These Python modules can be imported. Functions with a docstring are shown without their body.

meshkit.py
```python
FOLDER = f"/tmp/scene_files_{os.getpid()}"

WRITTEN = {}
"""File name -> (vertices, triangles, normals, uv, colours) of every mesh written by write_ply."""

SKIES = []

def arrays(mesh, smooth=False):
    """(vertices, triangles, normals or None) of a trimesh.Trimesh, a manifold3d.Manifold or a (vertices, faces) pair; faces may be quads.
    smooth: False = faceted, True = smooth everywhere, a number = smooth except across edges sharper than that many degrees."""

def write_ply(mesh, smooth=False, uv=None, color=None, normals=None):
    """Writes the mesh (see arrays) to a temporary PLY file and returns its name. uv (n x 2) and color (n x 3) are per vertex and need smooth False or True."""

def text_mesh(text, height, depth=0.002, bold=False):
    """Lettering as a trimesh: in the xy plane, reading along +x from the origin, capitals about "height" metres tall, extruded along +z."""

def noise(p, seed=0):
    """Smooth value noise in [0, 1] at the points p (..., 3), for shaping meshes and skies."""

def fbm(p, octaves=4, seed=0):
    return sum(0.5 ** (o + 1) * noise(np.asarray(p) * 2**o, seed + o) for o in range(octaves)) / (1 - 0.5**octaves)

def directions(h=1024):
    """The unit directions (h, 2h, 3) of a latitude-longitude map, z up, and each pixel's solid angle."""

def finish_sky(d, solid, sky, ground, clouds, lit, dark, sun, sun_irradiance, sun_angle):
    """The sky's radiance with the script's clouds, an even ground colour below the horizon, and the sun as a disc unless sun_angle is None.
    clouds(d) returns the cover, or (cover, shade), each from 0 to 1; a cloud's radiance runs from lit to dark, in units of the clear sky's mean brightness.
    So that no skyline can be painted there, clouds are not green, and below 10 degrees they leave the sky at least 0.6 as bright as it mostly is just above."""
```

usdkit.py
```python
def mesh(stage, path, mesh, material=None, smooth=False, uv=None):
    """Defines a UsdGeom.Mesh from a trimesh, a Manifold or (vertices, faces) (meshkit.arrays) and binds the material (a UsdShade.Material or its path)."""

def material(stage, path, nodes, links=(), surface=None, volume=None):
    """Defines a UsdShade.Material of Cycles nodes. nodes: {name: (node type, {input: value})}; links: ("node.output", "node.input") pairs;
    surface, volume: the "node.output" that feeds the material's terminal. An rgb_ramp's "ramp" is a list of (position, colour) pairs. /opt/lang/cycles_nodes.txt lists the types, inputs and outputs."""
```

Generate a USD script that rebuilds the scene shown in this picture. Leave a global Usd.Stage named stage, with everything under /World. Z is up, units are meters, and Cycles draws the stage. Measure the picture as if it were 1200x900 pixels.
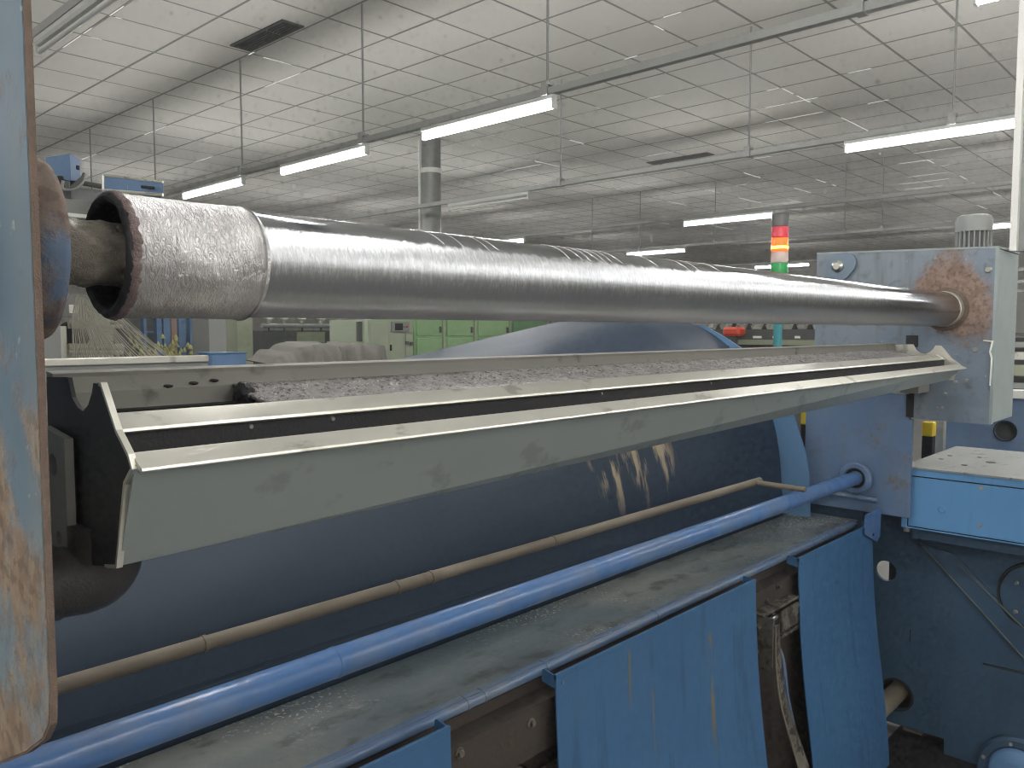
import math, random
import numpy as np, trimesh, usdkit, meshkit
from pxr import Usd, UsdGeom, Gf, Sdf
from shapely.geometry import Polygon, Point, box as sbox
import manifold3d as m3

random.seed(7)
RNG = np.random.default_rng(7)
stage = Usd.Stage.CreateInMemory()
UsdGeom.SetStageUpAxis(stage, UsdGeom.Tokens.z)
UsdGeom.SetStageMetersPerUnit(stage, 1.0)
UsdGeom.Xform.Define(stage, '/World')
UsdGeom.Scope.Define(stage, '/World/Looks')

# ------------------------------------------------------------------ camera
EYE = np.array([0, 0, 1.55])
F = 946.0                                     # focal length in pixels of the 1200 x 900 frame
_x = np.array([892., -63., F]); _y = np.array([-1008., -64., F])
_x /= np.linalg.norm(_x); _y -= _x * (_y @ _x); _y /= np.linalg.norm(_y)
_z = np.cross(_x, _y); _z = -_z if _z[1] > 0 else _z
ROT = np.stack([_x, _y, _z])                  # world = ROT @ (right, down, forward)
cam = UsdGeom.Camera.Define(stage, '/World/camera')
cam.CreateHorizontalApertureAttr(36.0); cam.CreateVerticalApertureAttr(27.0)
cam.CreateFocalLengthAttr(36.0 * F / 1200); cam.CreateClippingRangeAttr(Gf.Vec2f(0.02, 200))
_r, _u, _b = ROT @ [1, 0, 0], ROT @ [0, -1, 0], ROT @ [0, 0, -1]
cam.AddTransformOp().Set(Gf.Matrix4d(*_r, 0, *_u, 0, *_b, 0, *EYE, 1))
EXPOSURE = .74
cam.CreateExposureAttr(EXPOSURE)
TUBE = 40.0                                   # radiance of a lit fluorescent tube
HAZE = 0.006


def at(px, py, **k):
    """The point of the plane x=, y= or z= (metres, world) that the photograph's pixel shows."""
    d = ROT @ np.array([px - 600, py - 450, F])
    (a, v), = k.items(); i = 'xyz'.index(a)
    return EYE + d * (v - EYE[i]) / d[i]


def proj(p):
    c = ROT.T @ (np.asarray(p, float) - EYE)
    return c[0] / c[2] * F + 600, c[1] / c[2] * F + 450


Z0 = 1.55                                     # eye height: many heights below are written as Z0 + offset

# ------------------------------------------------------------------ materials
class Nodes:
    def __init__(s, coord='pos'):
        s.n, s.l, s.c = {}, [], 0
        if coord == 'pos':
            s.n['geo'] = ('geometry', {}); s.vec = 'geo.position'
        else:
            s.n['tc'] = ('texture_coordinate', {}); s.vec = 'tc.object'

    def add(s, kind, out, links=None, **inputs):
        s.c += 1; k = f'n{s.c}'; plain = {}
        for a, v in inputs.items():
            if isinstance(v, str) and '.' in v and v.split('.')[0] in s.n: s.l.append((v, f'{k}.{a}'))
            else: plain[a] = v
        s.n[k] = (kind, plain)
        return f'{k}.{out}'

    def scaled(s, sc, loc=(0, 0, 0)):
        return s.add('mapping', 'vector', vector=s.vec, scale=sc, location=loc)

    def noise(s, scale, detail=3, sc=None, rough=.55, dist=0.0, loc=(0, 0, 0)):
        v = s.scaled(sc or (1, 1, 1), loc) if (sc or loc != (0, 0, 0)) else s.vec
        return s.add('noise_texture', 'fac', vector=v, scale=scale, detail=detail, roughness=rough, distortion=dist)

    def step(s, v, lo, hi):
        return s.add('map_range', 'result', value=v, range_type='smoothstep', from_min=lo, from_max=hi, to_min=0., to_max=1., clamp=True)

    def lin(s, v, a, b, lo=0., hi=1.):
        return s.add('map_range', 'result', value=v, from_min=lo, from_max=hi, to_min=a, to_max=b, clamp=True)

    def mix(s, f, a, b):
        return s.add('mix_color', 'result', fac=f, a=a, b=b)

    def math(s, op, a, b=0.0):
        return s.add('math', 'value', math_type=op, value1=a, value2=b)

    def xyz(s):
        s.c += 1; k = f'n{s.c}'; s.n[k] = ('separate_xyz', {}); s.l.append((s.vec, f'{k}.vector'))
        return k

    def bump(s, h, strength=.3, dist=.005):
        return s.add('bump', 'normal', height=h, strength=strength, distance=dist)

    def done(s, name, **p):
        o = s.add('principled_bsdf', 'BSDF', **p)
        return usdkit.material(stage, '/World/Looks/' + name, s.n, s.l, surface=o)


def lin(r, g, b):
    return tuple(((c / 255 + .055) / 1.055) ** 2.4 if c / 255 > .04045 else c / 255 / 12.92 for c in (r, g, b))


def plain(name, rgb, rough=.5, metal=0., vary=.12, scale=6, coord='pos', bump=0., **k):
    n = Nodes(coord); c = lin(*rgb)
    f = n.noise(scale, 4)
    col = n.mix(f, tuple(x * (1 - vary) for x in c), tuple(min(1, x * (1 + vary)) for x in c))
    r = n.lin(n.noise(scale * 2.3, 3), rough * .85, min(1, rough * 1.15))
    if bump: k['normal'] = n.bump(n.noise(scale * 12, 3), bump, .002)
    return n.done(name, base_color=col, roughness=r, metallic=metal, **k)


def emit(name, rgb, s):
    return usdkit.material(stage, '/World/Looks/' + name, {'e': ('emission', {'color': rgb, 'strength': s})}, [], surface='e.emission')


def worn(name, base, base2, rust, rust2, level, scale=9., rough=.45, bias=None, grime=(60, 60, 60), grime_amt=.35, streak=True, fleck=0.):
    """Old paint: two tones, dark runs downward, rust where the noise (plus bias(nodes)) passes the level."""
    n = Nodes()
    b, b2, r, r2, g = (lin(*c) for c in (base, base2, rust, rust2, grime))
    col = n.mix(n.step(n.noise(3.1, 4), .35, .65), b, b2)
    if streak:
        col = n.mix(n.math('multiply', n.step(n.noise(14, 3, sc=(1, 1, .12)), .52, .75), grime_amt), col, g)
    col = n.mix(n.math('multiply', n.step(n.noise(26, 5), .52, .72), grime_amt * .7), col, g)
    m = n.noise(scale, 6, rough=.65)
    if bias: m = n.math('add', m, bias(n))
    f = n.step(m, level - .08, level + .09)
    rc = n.mix(n.step(n.noise(38, 5), .35, .65), r, r2)
    rc = n.mix(n.math('multiply', n.step(n.noise(75, 3), .5, .62), .6), rc, tuple(x * .55 for x in r))
    col = n.mix(f, col, rc)
    if fleck:
        col = n.mix(n.math('multiply', n.step(n.noise(60, 4, loc=(3, 1, 2)), .68, .73), fleck), col, lin(190, 190, 185))
    h = n.math('add', n.math('multiply', n.noise(90, 4), n.lin(f, .15, 1.)), n.math('multiply', f, .7))
    return n.done(name, base_color=col, roughness=n.lin(f, rough, .85), normal=n.bump(h, .5, .0018))


def zbias(z, k):           # more rust below the height z
    def f(n):
        s = n.xyz(); return n.lin(f'{s}.z', .5 * k, -.5 * k, z - .5, z + .5)
    return f


def spot(p, r0, r1, k):    # more rust near the point p
    def f(n):
        d = n.add('vector_math', 'value', math_type='distance', vector1=n.vec, vector2=tuple(map(float, p)))
        return n.lin(d, k, 0., r0, r1)
    return f


ROLL = np.array([0, .8, Z0 + .0695])
M = {}
M['boss'] = plain('boss_paint', (112, 128, 144), .5)
M['concrete'] = plain('concrete', (128, 128, 126), .7, scale=2, bump=.2)
M['tbar'] = plain('t_bar_grey', (148, 147, 143), .6, vary=.05)
M['wall'] = plain('wall_paint', (212, 210, 202), .8, scale=.6, vary=.05)
M['backing'] = plain('ceiling_backing', (70, 70, 68), .9, scale=3)


def tile_mat():
    n = Nodes()
    c = n.mix(n.add('geometry', 'random_per_island'), lin(228, 226, 219), lin(238, 236, 230))
    c = n.mix(n.math('multiply', n.step(n.noise(.6, 4), .45, .75), .3), c, lin(206, 202, 190))
    return n.done('ceiling_tile', base_color=c, roughness=.75, normal=n.bump(n.noise(160, 2), .15, .002))


M['tile'] = tile_mat()
M['post'] = worn('post_paint', (98, 118, 134), (112, 130, 140), (124, 104, 88), (144, 128, 110), .53, 9, bias=zbias(Z0 - .10, .62), grime=(128, 130, 124), grime_amt=.3, fleck=.5)
M['edge_rust'] = plain('rusty_edge', (104, 88, 78), .8, vary=.4, scale=60, bump=.5)
M['hub'] = worn('hub_rust', (70, 88, 112), (82, 98, 120), (100, 86, 78), (124, 108, 98), .33, 12, bias=spot((.234, .735, Z0 + .055), .006, .036, -.22), rough=.6, grime=(50, 48, 48))
M['plate'] = worn('plate_paint', (112, 126, 142), (126, 136, 146), (122, 102, 90), (142, 122, 112), .68, 6, bias=spot((2.96, .79, Z0 + .12), .07, .22, .34), grime=(92, 92, 90), grime_amt=.8, fleck=.6)
M['plate_low'] = worn('low_plate_paint', (92, 116, 148), (106, 126, 152), (104, 100, 98), (120, 116, 112), .72, 8, bias=spot((2.99, .93, Z0 - .45), .04, .22, .2), grime=(104, 104, 104), grime_amt=.55)
M['plate_edge'] = plain('plate_edge', (146, 156, 156), .5, vary=.15, scale=12)
M['base'] = worn('base_paint', (50, 74, 96), (57, 80, 101), (66, 66, 66), (60, 60, 60), .78, 6, grime=(48, 62, 76), grime_amt=.5)
M['black'] = plain('black_void', (26, 26, 28), .7, vary=.3)


def blue(name, c1, c2, rough=.32, stain=0., scratch=.3, film=0., coord='pos', stain_rgb=(120, 112, 80), runs=()):
    n = Nodes(coord)
    col = n.mix(n.step(n.noise(2.6, 4), .3, .7), lin(*c1), lin(*c2))
    col = n.mix(n.math('multiply', n.step(n.noise(22, 4, sc=(1, 1, .1)), .56, .7), scratch), col, tuple(x * .55 for x in lin(*c1)))
    if stain: col = n.mix(n.math('multiply', n.step(n.noise(7, 4, sc=(1, 1, .07), loc=(1.7, 0, 0)), .66, .74), stain), col, lin(*stain_rgb))
    for px, py, w, ln in runs:                # dried runs with a place of their own
        q = at(px, py, y=.985); t = n.xyz()
        dx = n.math('absolute', n.math('subtract', n.math('add', f'{t}.x', n.math('multiply', n.noise(9, 2, sc=(0, 0, 1)), w * .8)), q[0] + w * .4))
        m_ = n.math('multiply', n.math('subtract', 1., n.step(dx, w * .2, w)), n.math('multiply', n.math('subtract', 1., n.step(f'{t}.z', q[2] - .02, q[2])), n.step(f'{t}.z', q[2] - ln, q[2] - ln * .6)))
        col = n.mix(n.math('multiply', m_, n.step(n.noise(70, 4, sc=(1, 1, .12)), .3, .6)), col, lin(112, 104, 78))
    if film: col = n.mix(n.math('multiply', n.step(n.noise(11, 5), .42, .66), film), col, lin(122, 128, 132))
    return n.done(name, base_color=col, roughness=n.lin(n.noise(30, 4), rough * .7, rough * 1.4), normal=n.bump(n.noise(55, 3, sc=(1, 1, .25)), .12, .003))


M['pipe_blue'] = blue('pipe_blue', (74, 112, 164), (86, 122, 172), .22, film=.3, scratch=.25)
M['panel_runs'] = blue('panel_runs', (54, 94, 134), (60, 99, 138), .42, scratch=.5, runs=((743, 760, .007, .16), (768, 800, .004, .2), (836, 740, .016, .35)))
M['panel_blue'] = blue('panel_blue', (54, 94, 134), (60, 99, 138), .42, stain=.6, scratch=.5, stain_rgb=(104, 104, 84))
M['edge_blue'] = blue('edge_blue', (84, 106, 138), (96, 116, 144), .25, film=.45)
M['box_blue'] = blue('box_blue', (90, 140, 186), (96, 146, 192), .4, stain=.3, scratch=.45, stain_rgb=(110, 120, 120))
M['far_blue'] = plain('far_blue', (92, 122, 158), .5)
M['flange_blue'] = plain('flange_blue', (92, 128, 164), .45, vary=.1)
M['teal'] = plain('teal_paint', (62, 140, 150), .5)


def hood_mat():
    n = Nodes(); s = n.xyz()
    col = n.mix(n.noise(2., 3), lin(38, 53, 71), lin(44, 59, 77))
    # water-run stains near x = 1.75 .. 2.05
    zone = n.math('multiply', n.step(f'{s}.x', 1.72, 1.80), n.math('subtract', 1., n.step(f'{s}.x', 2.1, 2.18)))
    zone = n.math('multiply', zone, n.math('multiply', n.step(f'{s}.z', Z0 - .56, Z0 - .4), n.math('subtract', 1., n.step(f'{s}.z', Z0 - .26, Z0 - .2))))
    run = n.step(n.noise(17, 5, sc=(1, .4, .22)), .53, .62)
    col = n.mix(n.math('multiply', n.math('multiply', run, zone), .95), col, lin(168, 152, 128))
    return n.done('hood_paint', base_color=col, roughness=n.lin(n.noise(9, 4), .46, .54), specular_ior_level=.42, normal=n.bump(n.noise(14, 3), .03, .01))


M['hood'] = hood_mat()


def shelf_mat():
    n = Nodes()
    col = n.mix(n.step(n.noise(4, 5, sc=(.5, 1, 1)), .35, .65), lin(92, 104, 112), lin(124, 128, 126))
    col = n.mix(n.math('multiply', n.step(n.noise(15, 5, sc=(.6, 1, 1)), .52, .68), .8), col, lin(70, 76, 74))
    col = n.mix(n.math('multiply', n.step(n.noise(120, 4), .56, .66), n.step(n.noise(3., 3, sc=(.7, 1, 1), loc=(.2, .1, 0)), .48, .62)), col, lin(196, 198, 196))
    wet = n.step(n.noise(3.4, 4, sc=(.6, 1.2, 1), loc=(.4, 0, 0)), .52, .62)
    return n.done('shelf_sheet', base_color=col, metallic=.25, roughness=n.math('subtract', n.lin(n.noise(46, 4), .42, .62), n.math('multiply', wet, .14)), normal=n.bump(n.noise(80, 4), .35, .002))


M['shelf'] = shelf_mat()
M['beam_brown'] = worn('beam_brown', (56, 49, 47), (64, 57, 52), (72, 56, 48), (78, 68, 56), .66, 14, rough=.6, grime=(40, 38, 36))
M['greasy'] = worn('greasy_steel', (84, 80, 72), (110, 104, 96), (60, 54, 46), (48, 44, 38), .52, 30, rough=.3, grime=(34, 32, 28), fleck=.8)
M['rod'] = worn('rod_dirt', (106, 97, 84), (126, 118, 104), (104, 82, 66), (104, 86, 74), .66, 7, rough=.5, grime=(96, 88, 76), streak=False)


def barrel_mat():
    n = Nodes(); s = n.xyz()
    hair = n.noise(170, 3, sc=(1.9, .55, .55), rough=.65)
    up = n.math('add', f'{s}.z', n.math('multiply', n.noise(70, 3, sc=(1, .1, .1)), .012))
    wet = n.step(up, ROLL[2] + .036, ROLL[2] + .046)                 # a sheet of water lies on the crown
    bead = n.math('subtract', 1., n.step(f'{s}.x', 1.9, 2.5))        # less frosting towards the far end
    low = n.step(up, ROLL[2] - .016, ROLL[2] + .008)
    fr = n.math('multiply', n.math('multiply', n.math('subtract', 1., wet), n.lin(low, .12, 1.)), n.lin(bead, .35, 1.))
    rough = n.math('add', n.math('add', n.lin(fr, .10, .24), n.lin(low, .20, 0.)), n.math('multiply', n.math('multiply', hair, fr), .2))
    col = n.mix(n.noise(5, 4, sc=(1, .3, .3)), lin(166, 168, 172), lin(184, 186, 188))
    col = n.mix(n.math('multiply', wet, .8), col, lin(128, 130, 134))  # wet crown toned darker to imitate the dim ceiling it reflects
    col = n.mix(n.math('multiply', n.math('subtract', 1., low), .7), col, lin(140, 142, 148))  # underside toned darker to imitate the dark machine it reflects
    col = n.mix(n.math('multiply', n.step(hair, .5, .66), n.math('multiply', fr, .4)), col, lin(214, 214, 216))
    return n.done('wet_steel', base_color=col, metallic=1., roughness=rough, normal=n.bump(n.math('multiply', hair, fr), .4, .0014))


M['barrel'] = barrel_mat()


def foil_mat():
    n = Nodes()
    w = n.noise(260, 4, sc=(1, .45, .45), rough=.65, dist=1.0)
    col = n.mix(n.step(n.noise(24, 5), .35, .65), lin(176, 174, 174), lin(208, 206, 206))
    col = n.mix(n.math('multiply', n.step(n.noise(40, 5), .56, .7), .4), col, lin(160, 144, 142))
    return n.done('wrinkled_wrap', base_color=col, metallic=.9, roughness=n.lin(w, .28, .46), normal=n.bump(w, 1., .0032))


M['water'] = plain('water_film', (220, 222, 226), .15, metal=.6, vary=.03)
M['foil'] = foil_mat()
M['scale_brown'] = plain('limescale', (112, 96, 94), .65, vary=.4, scale=45, bump=.9)
M['rubber'] = plain('black_rubber', (34, 33, 36), .55, vary=.3, scale=20, bump=.3)
M['shaft'] = plain('crusted_shaft', (128, 122, 112), .35, metal=.4, vary=.75, scale=55, bump=1.)


def stainless(name, c1, c2, metal, r0, r1, dirt=.25, dirt_rgb=(70, 68, 64)):
    n = Nodes()
    col = n.mix(n.noise(3, 4, sc=(.3, 1, 1)), lin(*c1), lin(*c2))
    col = n.mix(n.math('multiply', n.step(n.noise(24, 5, sc=(.6, 1, .6)), .58, .68), dirt), col, lin(*dirt_rgb))
    return n.done(name, base_color=col, metallic=metal, roughness=n.lin(n.noise(10, 4, sc=(.2, 1, 1)), r0, r1), normal=n.bump(n.noise(200, 2, sc=(.05, 1, 1)), .05, .001))


M['tray'] = stainless('tray_steel', (150, 160, 160), (166, 172, 168), .55, .38, .5)
M['box_top'] = stainless('box_top', (132, 136, 136), (160, 162, 158), .25, .4, .6, .6, (96, 96, 92))
M['lip'] = stainless('lip_steel', (214, 212, 200), (226, 224, 214), .7, .25, .4, .5, (120, 116, 108))
M['tray_wall'] = stainless('wall_steel', (134, 134, 128), (152, 150, 144), .35, .5, .7, .6, (66, 64, 62))
M['dark_end'] = plain('dark_end_plate', (36, 37, 40), .5, vary=.3, scale=8)
M['elbow'] = plain('blackened_elbow', (58, 56, 56), .45, vary=.5, scale=30, bump=.4)
M['bracket'] = plain('bracket_grey', (140, 140, 136), .6, vary=.2, scale=15)


def gunk_mat():
    n = Nodes()
    g = n.noise(210, 3, rough=.7)
    col = n.mix(n.step(n.noise(30, 4), .3, .7), lin(140, 136, 136), lin(168, 163, 161))
    col = n.mix(n.math('multiply', n.step(g, .56, .66), .8), col, lin(206, 204, 202))  # white flecks painted in as glints on the wet crust
    col = n.mix(n.math('multiply', n.step(n.noise(150, 3, loc=(2, 1, 0)), .54, .64), .8), col, lin(74, 70, 68))
    return n.done('wet_size_crust', base_color=col, roughness=.22, normal=n.bump(g, 1., .004))


M['gunk'] = gunk_mat()
M['galv'] = plain('galvanised', (140, 142, 140), .42, metal=.6, vary=.12, scale=20)
M['rail'] = plain('rail_grey', (170, 172, 170), .5, metal=.3, coord='obj')
M['rod_wire'] = plain('hanger_grey', (150, 152, 150), .55)
M['lamp_body'] = plain('lamp_body', (206, 208, 204), .45, coord='obj', vary=.03)
M['tube_lit'] = emit('tube_lit', (1.0, .99, .975), TUBE)
M['tube_off'] = plain('tube_off', (218, 220, 216), .25, coord='obj', vary=.02)
M['seam'] = emit('ceiling_light_gap', (1., 1., .98), .55)  # glow put in for light leaking between the tiles
M['white'] = plain('white_trunking', (226, 226, 222), .4, vary=.03)
M['grey'] = plain('grey_paint', (140, 142, 140), .55)
M['dgrey'] = plain('dark_grey', (84, 86, 84), .6)
M['olive'] = plain('olive_grey', (150, 156, 134), .6)
M['cab'] = plain('cabinet_green_grey', (166, 176, 154), .55, vary=.05)
M['green'] = plain('green_panel', (150, 186, 138), .5, vary=.06)
M['dgreen'] = plain('dark_green_panel', (104, 142, 104), .5)
M['cloth'] = plain('grey_canvas', (132, 130, 124), .9, vary=.12, scale=9, bump=.3)
M['yarn'] = plain('yarn', (176, 174, 160), .8, vary=.2, scale=30)
M['pink'] = plain('pink_beige', (166, 140, 128), .8)
M['yellow'] = plain('yellow_plastic', (226, 196, 50), .5)
M['cone_yellow'] = plain('yellow_cones', (158, 156, 100), .7, vary=.3, scale=40)
M['redp'] = plain('red_plastic', (214, 74, 48), .5)
M['steel'] = plain('bright_bolt', (190, 190, 184), .25, metal=.9)
M['label_white'] = plain('white_card', (235, 235, 230), .6, vary=.02)


def lens(name, rgb, e=0., rough=.25):
    n = Nodes()
    return n.done(name, base_color=lin(*rgb), roughness=rough, transmission_weight=.25, emission_color=lin(*rgb), emission_strength=e)


M['l_green'] = lens('green_lens', (40, 170, 90), .05)
M['l_clear'] = lens('clear_lens', (222, 214, 206))
M['l_amber'] = lens('amber_lens', (255, 96, 20), .9)
M['l_glow'] = emit('amber_led', (1., .55, .08), 4.)
M['l_red'] = lens('red_lens', (206, 60, 78), .12)
M['l_cap'] = plain('smoke_cap', (92, 92, 92), .3)

# ------------------------------------------------------------------ mesh helpers
cat = trimesh.util.concatenate


def bx(x0, x1, y0, y1, z0, z1, c=0.):
    if c <= 0:
        m = trimesh.creation.box((x1 - x0, y1 - y0, z1 - z0)); m.apply_translation(((x0 + x1) / 2, (y0 + y1) / 2, (z0 + z1) / 2)); return m
    P = []
    for sx, a, ia in ((0, x0, 1), (1, x1, -1)):
        for sy, b, ib in ((0, y0, 1), (1, y1, -1)):
            for sz, d, id_ in ((0, z0, 1), (1, z1, -1)):
                P += [(a, b + ib * c, d + id_ * c), (a + ia * c, b, d + id_ * c), (a + ia * c, b + ib * c, d)]
    return trimesh.Trimesh(*hull(P), process=False)


def hull(P):
    h = trimesh.convex.convex_hull(np.array(P, float)); return h.vertices, h.faces


def ring_tube(path, radii, n=20, cap=True):
    path = np.asarray(path, float); k = len(path)
    radii = np.broadcast_to(radii, k)
    V, Fc = [], []
    t = np.gradient(path, axis=0); t /= np.linalg.norm(t, axis=1, keepdims=True)
    up = np.array([0, 0, 1.]) if abs(t[0][2]) < .9 else np.array([1., 0, 0])
    u = np.cross(up, t[0]); u /= np.linalg.norm(u)
    for i in range(k):
        u = u - t[i] * (u @ t[i]); u /= np.linalg.norm(u); w = np.cross(t[i], u)
        a = np.arange(n) * 2 * np.pi / n
        V.append(path[i] + radii[i] * (np.cos(a)[:, None] * u + np.sin(a)[:, None] * w))
    V = np.vstack(V)
    for i in range(k - 1):
        for j in range(n):
            a, b = i * n + j, i * n + (j + 1) % n
            Fc += [(a, b, b + n), (a, b + n, a + n)]
    if cap:
        for i, flip in ((0, 1), (k - 1, 0)):
            V = np.vstack([V, path[i]]); c = len(V) - 1
            for j in range(n):
                a, b = i * n + j, i * n + (j + 1) % n
                Fc.append((c, b, a) if flip else (c, a, b))
    return trimesh.Trimesh(V, np.array(Fc), process=False)


def tube(p, q, r, n=20):
    p, q = np.asarray(p, float), np.asarray(q, float)
    return ring_tube([p, q], r, n)


def bend(pts, r=.03, k=6):
    """A path with rounded corners."""
    pts = [np.asarray(p, float) for p in pts]; out = [pts[0]]
    for a, b, c in zip(pts, pts[1:], pts[2:]):
        d1, d2 = (a - b), (c - b); l1, l2 = np.linalg.norm(d1), np.linalg.norm(d2)
        rr = min(r, l1 * .45, l2 * .45); s, e = b + d1 / l1 * rr, b + d2 / l2 * rr
        for i in range(k + 1):
            t = i / k; out.append((1 - t) ** 2 * s + 2 * t * (1 - t) * b + t * t * e)
    return np.array(out + [pts[-1]])


def lathe(axis, origin, prof, n=48):
    """prof: (along, radius) pairs round the axis x, y or z through origin; closed by the profile itself."""
    V, Fc = [], []
    a = np.arange(n) * 2 * np.pi / n
    i = 'xyz'.index(axis); j, k = (i + 1) % 3, (i + 2) % 3
    for s, r in prof:
        p = np.zeros((n, 3)); p[:, i] = s; p[:, j] = r * np.cos(a); p[:, k] = r * np.sin(a); V.append(p + origin)
    V = np.vstack(V)
    for q in range(len(prof) - 1):
        for w in range(n):
            A, B = q * n + w, q * n + (w + 1) % n
            Fc += [(A, B, B + n), (A, B + n, A + n)]
    m = trimesh.Trimesh(V, np.array(Fc), process=False)
    if len(Fc) and m.volume < 0: m.invert()
    return m


def ext(poly, axis, a0, a1):
    """A shapely polygon in (y,z), (x,z) or (x,y) extruded along axis x, y or z from a0 to a1."""
    polys = getattr(poly, 'geoms', [poly]); out = []
    for g in polys:
        if g.is_empty or g.area < 1e-9: continue
        m = trimesh.creation.extrude_polygon(g, a1 - a0, engine='earcut'); v = m.vertices.copy()
        if axis == 'x': m.vertices = np.stack([a0 + v[:, 2], v[:, 0], v[:, 1]], 1)
        elif axis == 'y': m.vertices = np.stack([v[:, 0], a1 - v[:, 2], v[:, 1]], 1)
        else: m.vertices = np.stack([v[:, 0], v[:, 1], a0 + v[:, 2]], 1)
        out.append(m)
    return cat(out)


def rpoly(pts, r=0.):
    p = Polygon(pts)
    return p.buffer(-r).buffer(r, 8) if r else p


def sheet(G, th):
    """A grid of points G (m x n x 3) made a closed sheet of thickness th."""
    G = np.asarray(G, float); m, n, _ = G.shape
    du, dv = np.gradient(G, axis=0), np.gradient(G, axis=1)
    N = np.cross(du, dv); N /= np.maximum(np.linalg.norm(N, axis=2, keepdims=True), 1e-12)
    V = np.vstack([(G + N * th / 2).reshape(-1, 3), (G - N * th / 2).reshape(-1, 3)]); o = m * n
    I = np.arange(o).reshape(m, n); Fc = []
    for i in range(m - 1):
        for j in range(n - 1):
            a, b, c, d = I[i, j], I[i + 1, j], I[i + 1, j + 1], I[i, j + 1]
            Fc += [(a, b, c), (a, c, d), (a + o, c + o, b + o), (a + o, d + o, c + o)]
    edge = [I[i, 0] for i in range(m)] + [I[m - 1, j] for j in range(1, n)] + [I[i, n - 1] for i in range(m - 2, -1, -1)] + [I[0, j] for j in range(n - 2, 0, -1)]
    for a, b in zip(edge, edge[1:] + edge[:1]):
        Fc += [(a, a + o, b + o), (a, b + o, b)]
    t = trimesh.Trimesh(V, np.array(Fc), process=False)
    if t.volume < 0: t.invert()
    return t


# ------------------------------------------------------------------ object helpers
USED = {}


def path_for(name, parent=None):
    base = str(parent.GetPath()) if parent else '/World'
    k = (base, name); n = USED.get(k, 0); USED[k] = n + 1
    return f'{base}/{name}' + (f'_{n:03d}' if n else '')


LOC = {}


def tag(p, label=None, category=None, group=None, kind=None):
    p = p.GetPrim() if hasattr(p, 'GetPrim') else p
    for k, v in (('label', label), ('category', category), ('group', group), ('kind', kind)):
        if v: p.SetCustomDataByKey(k, v)
    return p


def thing(name, label, category, loc=(0, 0, 0), group=None, kind=None):
    x = UsdGeom.Xform.Define(stage, path_for(name)); x.AddTranslateOp().Set(Gf.Vec3d(*map(float, loc)))
    LOC[str(x.GetPath())] = np.asarray(loc, float)
    return tag(x, label, category, group, kind)


def part(name, mesh, mat, parent, smooth=30, label=None, kind=None):
    """A mesh given in world coordinates, as a part (or sub-part) of a thing."""
    off = LOC.get(str(parent.GetPath()), np.zeros(3))
    v, f = np.asarray(mesh.vertices) - off, np.asarray(mesh.faces)
    p = path_for(name, parent)
    usdkit.mesh(stage, p, (v, f), M[mat] if isinstance(mat, str) else mat, smooth)
    LOC[p] = off
    pr = stage.GetPrimAtPath(p)
    if label or kind: tag(pr, label, None, None, kind)
    return pr


def solo(name, mesh, mat, label, category, smooth=30, group=None, kind=None):
    p = path_for(name); usdkit.mesh(stage, p, mesh, M[mat] if isinstance(mat, str) else mat, smooth)
    LOC[p] = np.zeros(3)
    return tag(stage.GetPrimAtPath(p), label, category, group, kind)


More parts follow.
